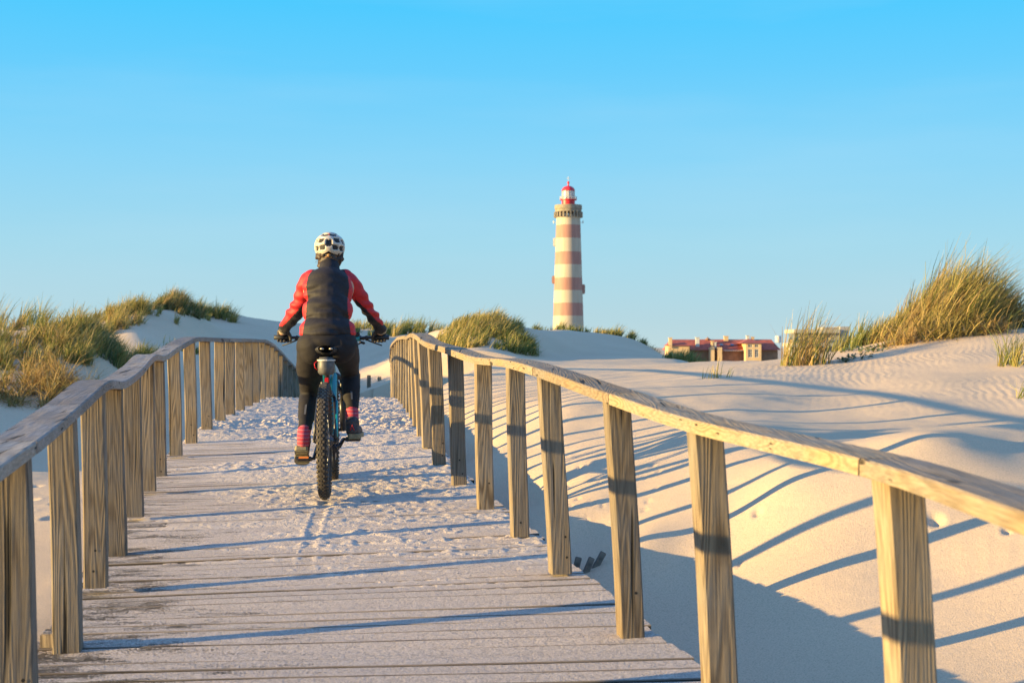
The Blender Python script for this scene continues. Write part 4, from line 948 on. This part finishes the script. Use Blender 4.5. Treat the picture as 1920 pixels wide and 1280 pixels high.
# ------------------------------------------------------------------ rider
man = empty('person', (BX, BY, BZ), BROT); tag(man, 'person in black and red jacket, black tights and white helmet riding the bicycle away', 'person')
def capsule(bm, a, b, ra, rb):
    a, b = Vector(a), Vector(b)
    for p, r_ in ((a, ra), (b, rb)): bmesh.ops.create_icosphere(bm, subdivisions=3, radius=r_, matrix=Matrix.Translation(p))
    add_tube(bm, [a, b], [ra, rb], 20)
def ell(bm, c, r_, rot=None):
    bmesh.ops.create_icosphere(bm, subdivisions=4, radius=1, matrix=Matrix.Translation(Vector(c)) @ (rot.to_4x4() if rot else Matrix.Identity(4)) @ Matrix.Diagonal((*r_, 1)))
def blob(name, parts, voxel, mat, parent, smooth=4, mats=None, wr=None, paint=None):
    bm = bmesh.new()
    for q in parts:
        if q[0] == 'c':
            for (a, ra), (b, rb) in zip(q[1], q[1][1:]): capsule(bm, a, b, ra, rb)
        else: ell(bm, q[1], q[2], q[3] if len(q) > 3 else None)
    me = bpy.data.meshes.new('raw'); bm.to_mesh(me); bm.free()
    tmp = bpy.data.objects.new('raw', me); COL.objects.link(tmp)
    md = tmp.modifiers.new('r', 'REMESH'); md.mode = 'VOXEL'; md.voxel_size = voxel
    if smooth: ms = tmp.modifiers.new('s', 'SMOOTH'); ms.iterations = smooth; ms.factor = .6
    dg = bpy.context.evaluated_depsgraph_get(); dg.update(); ev = tmp.evaluated_get(dg); m2 = bpy.data.meshes.new_from_object(ev)
    bpy.data.objects.remove(tmp); bpy.data.meshes.remove(me)
    m2.name = name; m2.materials.clear()
    for m_ in (mats or [mat]): m2.materials.append(m_)
    n = len(m2.vertices); co = np.empty(n*3, np.float32); m2.vertices.foreach_get('co', co); co = co.reshape(-1, 3)
    if wr:
        no = np.empty(n*3, np.float32); m2.vertices.foreach_get('normal', no); no = no.reshape(-1, 3)
        co = co + no*wr(co)[:, None]; m2.vertices.foreach_set('co', co.astype(np.float32).ravel())
    m2.polygons.foreach_set('use_smooth', np.ones(len(m2.polygons), bool))
    if paint:
        c = np.empty(len(m2.polygons)*3, np.float32); m2.polygons.foreach_get('center', c); m2.polygons.foreach_set('material_index', paint(c.reshape(-1, 3)).astype(np.int32))
    m2.update()
    o = bpy.data.objects.new(name, m2); COL.objects.link(o); o.parent = parent; return o
M_SKIN = simple('skin', (.50,.27,.17), .55, noise=.08, nscale=20)
M_JBLK = simple('black_jacket_fabric', (.018,.016,.018), .7, spec=.3, noise=.2, nscale=60); M_JRED = simple('red_jacket_fabric', (.45,.008,.012), .65, noise=.10, nscale=40)
M_TIGHT = simple('black_tights', (.017,.015,.016), .75, spec=.25, noise=.2, nscale=30)
HIPS = {-1: Vector((-.095,.29,.965)), 1: Vector((.095,.29,.975))}
KNEE = {-1: Vector((-.135,.64,.635)), 1: Vector((.130,.70,.775))}
ANK = {-1: Vector((-.150,.262,.365)), 1: Vector((.155,.455,.452))}
SH = {-1: Vector((-.132,.50,1.372)), 1: Vector((.134,.50,1.372))}
ELB = {-1: Vector((-.205,.60,1.205)), 1: Vector((.240,.60,1.215))}
WR = {-1: Vector((-.318,.835,1.062)), 1: Vector((.338,.835,1.062))}
KN = {}
parts = [('e', (0,.29,1.00), (.165,.115,.11)), ('c', [((0,.32,1.05),.115), ((0,.37,1.18),.118), ((0,.44,1.31),.125)]), ('e', (0,.45,1.32), (.165,.11,.13)), ('c', [((0,.51,1.40),.065), ((0,.56,1.47),.052), ((0,.60,1.525),.055)]),
         ('e', (0,.615,1.588), (.076,.095,.108)), ('e', (0,.655,1.528), (.052,.055,.055)), ('c', [((0,.705,1.563),.011), ((0,.722,1.548),.013)]), ('e', (0,.698,1.518), (.026,.012,.008)), ('e', (0,.695,1.483), (.02,.015,.015)),
         ('e', (-.078,.60,1.573), (.010,.020,.032)), ('e', (.078,.60,1.573), (.010,.020,.032))]
for s_ in (-1, 1):
    parts += [('c', [(HIPS[s_],.092), (HIPS[s_].lerp(KNEE[s_],.5),.075), (KNEE[s_],.056), (KNEE[s_].lerp(ANK[s_],.3)+Vector((0,-.015,0)),.055), (KNEE[s_].lerp(ANK[s_],.7),.042), (ANK[s_],.036)]),
              ('c', [((s_*.08,.49,1.39),.06), (SH[s_],.056), (SH[s_].lerp(ELB[s_],.5),.036), (ELB[s_],.029), (ELB[s_].lerp(WR[s_],.4),.029), (WR[s_],.026), (WR[s_].lerp(Vector((s_*.33,.86,1.045)),.8),.028)])]
for s_ in (-1, 1): parts.append(('c', [(ANK[s_],.034), (ANK[s_]+Vector((0,.05,-.055)),.036), (ANK[s_]+Vector((s_*.01,.15,-.075)),.030), (ANK[s_]+Vector((s_*.015,.20,-.082)),.022)]))
body = blob('body', parts, .009, M_SKIN, man)
for s_ in (-1, 1):
    bm = bmesh.new(); bmesh.ops.create_icosphere(bm, subdivisions=2, radius=.011, matrix=Matrix.Translation((s_*.030,.697,1.585))); bm_obj('eye', bm, M_WHITE, body, smooth=True)
def foldf(sc, amp, sy=1.0):  # cloth folds
    def f(co):
        x, y, z = co[:, 0], co[:, 1], co[:, 2]
        return amp*(fbm((x*.35+y*.2)*sc, (z+.25*np.abs(x))*sc, 5, 3)) + amp*.35*np.sin((z*95+6*fbm(x*6, z*4, 8, 2)+x*8))*(.4+vnoise(x*7, z*7, 4))
    return f
# jacket
parts = [('e', (0,.30,1.035), (.183,.135,.045)), ('c', [((0,.31,1.03),.133), ((0,.36,1.15),.128), ((0,.42,1.29),.13)]), ('e', (0,.30,1.06), (.180,.133,.09)), ('e', (0,.35,1.17), (.153,.118,.13)), ('e', (0,.42,1.32), (.160,.116,.15)),
         ('c', [((-.105,.49,1.395),.058), ((.105,.49,1.395),.058)]), ('c', [((0,.505,1.40),.088), ((0,.54,1.465),.068), ((0,.548,1.482),.062)])]
for s_ in (-1, 1):
    parts += [('c', [((s_*.11,.49,1.366),.068), (SH[s_],.063), (SH[s_].lerp(ELB[s_],.5),.053), (ELB[s_],.048), (ELB[s_].lerp(WR[s_],.45),.046), (WR[s_].lerp(ELB[s_],.05),.036)])]
def jpaint(c):
    x, y, z = c[:, 0], c[:, 1], c[:, 2]; ax = np.abs(x)
    r_ = np.zeros(len(c), int)
    out_ = np.zeros(len(c), bool)
    for s_ in (-1, 1):
        S, E, W = np.array(SH[s_]), np.array(ELB[s_]), np.array(WR[s_])
        for A, B, k0, k1 in ((S, E, 0, 1), (E, W, 1, 2)):
            d = B-A; L2 = d@d; t = np.clip(((c-A)@d)/L2, 0, 1); q = c-(A+t[:, None]*d); dist = np.linalg.norm(q, axis=1)
            arm = (dist < .082) & (x*s_ > .15+.02*(z < 1.3)) & (t > 0)
            # the underside strip of the sleeve is black, widening to the cuff
            outward = q@np.array([s_*.75, -.12, .65]); T = k0+t
            lim = np.interp(T, [0, .45, .9, 1.3, 1.75, 1.95, 2], [-.2, -.035, -.012, .000, .018, .05, .06])
            r_[arm] = np.where(outward[arm] > lim[arm], 1, 0); out_ |= arm
    tor = ~out_
    lim = np.interp(z, [1.0, 1.03, 1.12, 1.2, 1.26, 1.33, 1.40, 1.44, 1.47, 1.60], [.150, .152, .138, .130, .128, .138, .128, .105, .085, .09])
    back = y < .50+.0*z
    r_[tor & (ax > lim) & (z < 1.475)] = 1
    return r_
def jw(co):
    f = foldf(10, .022)(co); return f*(.55+.9*np.exp(-((co[:, 2]-1.20)/.08)**2)) - .0
jk = blob('jacket', parts, .0068, None, man, smooth=3, mats=[M_JBLK, M_JRED], wr=jw, paint=jpaint)
# tights
parts = [('e', (0,.285,.985), (.178,.128,.085)), ('e', (-.080,.275,.95), (.105,.108,.115)), ('e', (.080,.275,.955), (.105,.108,.115)), ('e', (0,.275,.97), (.14,.118,.07))]
for s_ in (-1, 1):
    top = ANK[s_].lerp(KNEE[s_], .20 if s_ > 0 else .12)
    parts += [('c', [(HIPS[s_]+Vector((s_*.004,0,-.01)),.096), (HIPS[s_].lerp(KNEE[s_],.45)+Vector((s_*.006,-.005,-.01)),.088), (KNEE[s_].lerp(HIPS[s_],.12),.067), (KNEE[s_],.064), (KNEE[s_].lerp(ANK[s_],.32)+Vector((0,-.016,0)),.062), (KNEE[s_].lerp(ANK[s_],.62),.050), (top,.044)])]
blob('tights', parts, .0085, M_TIGHT, man, smooth=4, wr=foldf(14, .006))
M_REFL = simple('reflective_print', (.10,.10,.105), .4)
# socks with stripes
m, n, p = new_mat('striped_sock'); t = n.nodes.new('ShaderNodeTexCoord').outputs['Object']; s3 = n.nodes.new('ShaderNodeSeparateXYZ'); n.links.new(t, s3.inputs[0])
fr_ = math_n(n, 'FRACT', math_n(n, 'MULTIPLY', s3.outputs['Z'], 42.0)); n.links.new(ramp(n, fr_, [(.0, (.42,.035,.055)), (.40, (.46,.05,.07)), (.5, (.42,.15,.17)), (.62, (.42,.15,.17)), (.7, (.30,.03,.08)), (1.0, (.42,.035,.055))]), p.inputs['Base Color']); p.inputs['Roughness'].default_value = .9; M_SOCK = m
M_SHOE = simple('dark_shoe_mesh', (.045,.038,.040), .7, noise=.5, nscale=60); M_SOLE = simple('olive_sole', (.22,.19,.11), .75, noise=.3, nscale=70)
for s_ in (-1, 1):
    a = ANK[s_]; k_ = KNEE[s_]; up = a.lerp(k_, .235 if s_ > 0 else .15)
    blob('sock', [('c', [(up,.0445), (a.lerp(k_,.08),.043), (a+Vector((0,0,.0)),.040), (a+Vector((0,.01,-.03)),.040)])], .006, M_SOCK, man, smooth=2)
    P_ = PL if s_ < 0 else PR; sole_z = P_.z+.016; a = a.copy(); a.y -= .0 if s_ > 0 else -.012; heel = Vector((a.x, a.y-.035, sole_z)); pitch = math.atan2(.0, 1)
    ox = s_*.012
    parts = [('e', (a.x, a.y-.012, sole_z+.048), (.043,.048,.046)), ('c', [((a.x,a.y,sole_z+.075),.046), ((a.x,a.y-.004,sole_z+.098),.045)]), ('c', [((a.x+ox*.2,a.y,sole_z+.045),.043), ((a.x+ox,a.y+.09,sole_z+.043),.044), ((a.x+ox*1.8,a.y+.16,sole_z+.036),.040), ((a.x+ox*2.2,a.y+.21,sole_z+.030),.030)])]
    if s_ > 0: parts = [(q[0], *q[1:]) for q in parts]
    sh = blob('shoe', parts, .006, M_SHOE, man, smooth=2)
    bm = bmesh.new()
    prof = [(-.058,.030), (-.045,.042), (-.01,.044), (.05,.040), (.11,.048), (.17,.050), (.215,.036), (.235,.012)]
    ringb, ringt = [], []
    pts = [(-w_, y) for y, w_ in prof] + [(w_, y) for y, w_ in reversed(prof)]
    for x, y in pts:
        cx_ = a.x+ox*(1+4*max(0, y)); ringb.append(bm.verts.new((cx_+x, a.y+y, sole_z-.003))); ringt.append(bm.verts.new((cx_+x*.97, a.y+y, sole_z+.026)))
    nn = len(pts)
    for j in range(nn): bm.faces.new((ringb[j], ringb[(j+1) % nn], ringt[(j+1) % nn], ringt[j]))
    bm.faces.new(ringb[::-1]); bm.faces.new(ringt)
    for j in range(6): add_box(bm, (a.x+ox, a.y-.04+j*.045, sole_z-.005), (.07,.016,.008))
    bm_obj('sole', bm, M_SOLE, sh)
    if s_ < 0:
        Rm = Matrix.Rotation(R(-24), 4, 'X'); sh.matrix_local = Matrix.Translation(P_) @ Rm @ Matrix.Translation(-P_)
    bm = bmesh.new(); add_tube(bm, [(a.x-.012,a.y-.055,sole_z+.05), (a.x,a.y-.066,sole_z+.085), (a.x+.012,a.y-.055,sole_z+.05)], .004, 6); bm_obj('heel_loop', bm, M_JRED if s_ > 0 else M_SOLE, sh)
# reflective marks behind the calves
for s_ in (-1, 1):
    c_ = KNEE[s_].lerp(ANK[s_], .5); d_ = (ANK[s_]-KNEE[s_]).normalized(); bm = bmesh.new(); rows_ = []
    for i in range(5):
        q = c_+d_*(.11*(i/4-.5)); back = Vector((0, -1, 0)); back = (back-d_*back.dot(d_)).normalized(); r_ = .0655-.010*(i/4)
        rows_.append([bm.verts.new(q+(back*math.cos(b)+Vector((1,0,0))*math.sin(b))*r_) for b in (-.10+s_*.1, .10+s_*.1)])
    for A, B in zip(rows_, rows_[1:]): bm.faces.new((A[0], A[1], B[1], B[0]))
    bm_obj('reflective_mark', bm, M_REFL, man)
# gloves: palm, four fingers wrapped round the grip, thumb from the side of the palm
M_GLOVE = simple('dark_glove', (.05,.042,.036), .7, noise=.6, nscale=50); M_CUFF = simple('tan_cuff', (.33,.27,.18), .7)
for s_ in (-1, 1):
    w0 = WR[s_]; gx = s_*.328; cg = Vector((gx, .883, 1.010))
    parts = [('c', [(w0+Vector((0,-.01,.004)),.033), (w0+Vector((0,.015,-.006)),.031)]), ('e', (gx-s_*.002,.872,1.045), (.043,.036,.020), Matrix.Rotation(R(-28), 3, 'X'))]
    for i, ln in enumerate((.96, 1.04, 1.0, .85)):
        x = gx-s_*(.032-.0215*i)
        y_ = .883-s_*0; arc = []
        for a_ in (70, 25, -25, -80 if i else -60, -125 if i else -85):
            rr_ = .029*ln; arc.append((Vector((x, .884+rr_*math.cos(R(a_)), 1.010+rr_*math.sin(R(a_)))), .0098-.0006*(a_ < -50)))
        parts.append(('c', arc))
    parts.append(('c', [((gx-s_*.038,.862,1.040),.013), ((gx-s_*.052,.872,1.012),.0115), ((gx-s_*.050,.890,.987),.010)]))
    gl_ = blob('glove', parts, .0042, M_GLOVE, man, smooth=2)
    bm = bmesh.new(); add_tube(bm, [w0+Vector((0,-.012,.008)), w0+Vector((0,.006,-.004))], [.0365,.0362], 20, caps=False); bm_obj('cuff', bm, M_CUFF, gl_, smooth=True)
# hair below the helmet
m = simple('dark_curly_hair', (.035,.018,.010), .6, noise=.5, nscale=90); M_HAIR = m
rh = random.Random(3); parts = [('e', (0,.585,1.550), (.074,.070,.072)), ('e', (0,.552,1.510), (.056,.044,.050))]
for i in range(70):
    a = rh.uniform(math.pi*.98, math.pi*2.02); z = rh.uniform(1.475, 1.575); r_ = .076 if z > 1.52 else .064
    parts.append(('e', (r_*math.cos(a)*1.05, .590+r_*math.sin(a)*.9, z), (rh.uniform(.009,.017),)*3))
hair = blob('hair', parts, .005, M_HAIR, man, smooth=1, wr=lambda co: .004*fbm(co[:, 0]*60, co[:, 2]*60+co[:, 1]*40, 3, 2))
V_, q_ = blades(np.array([.07*math.cos(a) for a in np.linspace(3.3, 6.1, 150)])+rng.normal(0, .006, 150), .59+np.array([.062*math.sin(a) for a in np.linspace(3.3, 6.1, 150)]), rng.uniform(1.505, 1.585, 150),
     rng.uniform(.02, .045, 150), rng.uniform(0, 6.28, 150), rng.uniform(1.5, 3, 150), np.full(150, .0025), rng.uniform(.9, 2.2, 150))
V_[:, 2] += .025; np_mesh('loose_strands', V_, q_, M_HAIR, hair, smooth=False)
# helmet with a net of vents
M_HELM = simple('cream_helmet_shell', (.50,.44,.35), .4); M_LINER = simple('black_helmet_liner', (.012,.012,.014), .7)
HC = Vector((0, .61, 1.606)); HRX, HRY, HRZ = .101, .128, .098
vents = []   # (azimuth from the back, elevation, half width, half height) in degrees
for sgn in (-1, 1):
    vents += [(sgn*26, -6, 11, 9), (sgn*58, -10, 11, 9), (sgn*37, 24, 13, 9), (sgn*72, 18, 12, 9), (sgn*102, 0, 12, 9), (sgn*112, 28, 12, 9), (sgn*140, 6, 12, 10), (sgn*150, 34, 12, 10), (sgn*24, 52, 22, 8), (sgn*95, 52, 26, 8)]
vents += [(0, 12, 11, 12), (180, 20, 10, 12), (180, 50, 18, 9)]
NA, NE = 120, 54; Vh = []; Qh = []; inv = np.zeros((NA, NE), bool)
def hel_pt(az, el, k=1.0):
    lower = -24 + 6*math.cos(R(az*1)) * 1.0
    return Vector((HRX*k*math.sin(R(az))*math.cos(R(el)), -HRY*k*math.cos(R(az))*math.cos(R(el)), HRZ*k*math.sin(R(el))))
def isvent(az, el):
    for a, e, wa, he in vents:
        wa, he = wa*1.22, he*1.22
        da = (az-a+180) % 360-180; f = max(.25, math.cos(R(el))/max(.3, math.cos(R(e)))); da *= f
        sk = da*1.0 + (el-e)*.18*(1 if a > 0 else -1 if a < 0 else 0)
        if (abs(sk)/wa)**3.2+(abs(el-e)/he)**3.2 < 1: return True
    return False
bmh = bmesh.new(); grid = []
for i in range(NA):
    az = -180+360*i/NA; col_ = []
    lo = -34+10*abs(math.cos(R(az*1.0)))**.5*1.0 if abs(az) < 90 else -22
    lo = float(np.interp(abs(az), [0, 18, 45, 75, 95, 140, 180], [-22, -31, -38, -33, -20, -12, -8]))
    for j in range(NE+1):
        el = lo+(90-lo)*j/NE; k = -.085 if isvent(az, el) else 0
        col_.append((az, el, k))
    grid.append(col_)
vid = [[bmh.verts.new(HC+hel_pt(a, e, 1+k)) for a, e, k in c_] for c_ in grid]
for i in range(NA):
    for j in range(NE):
        i1 = (i+1) % NA; ks_ = (grid[i][j][2], grid[i1][j][2], grid[i1][j+1][2], grid[i][j+1][2])
        try: f = bmh.faces.new((vid[i][j], vid[i1][j], vid[i1][j+1], vid[i][j+1]))
        except ValueError: continue
        f.material_index = 1 if min(ks_) < 0 and sum(k < 0 for k in ks_) >= 3 else 0
low = [bmh.verts.new(HC+hel_pt(grid[i][0][0], grid[i][0][1]-2, .84)) for i in range(NA)]
for i in range(NA): f = bmh.faces.new((vid[i][0], low[i], low[(i+1) % NA], vid[(i+1) % NA][0])); f.material_index = 0
bmesh.ops.remove_doubles(bmh, verts=bmh.verts, dist=1e-5)
hel = bm_obj('helmet', bmh, None, man, smooth=True, mats=[M_HELM, M_LINER])
bm = bmesh.new(); add_tube(bm, [(-.045,.535,1.538), (-.02,.518,1.531), (0,.514,1.545), (.02,.518,1.531), (.045,.535,1.538)], .006, 8); bmesh.ops.create_icosphere(bm, subdivisions=2, radius=.014, matrix=Matrix.Translation((0,.516,1.545)))
bm_obj('helmet_dial', bm, simple('brown_dial', (.30,.15,.05), .5), hel, smooth=True)
bm = bmesh.new(); add_box(bm, (.0,.535,1.683), (.012,.012,.006), Matrix.Rotation(R(40), 3, 'X'), bevel=.003); bm_obj('helmet_mark', bm, M_REDREF, hel)
#@@NEXT
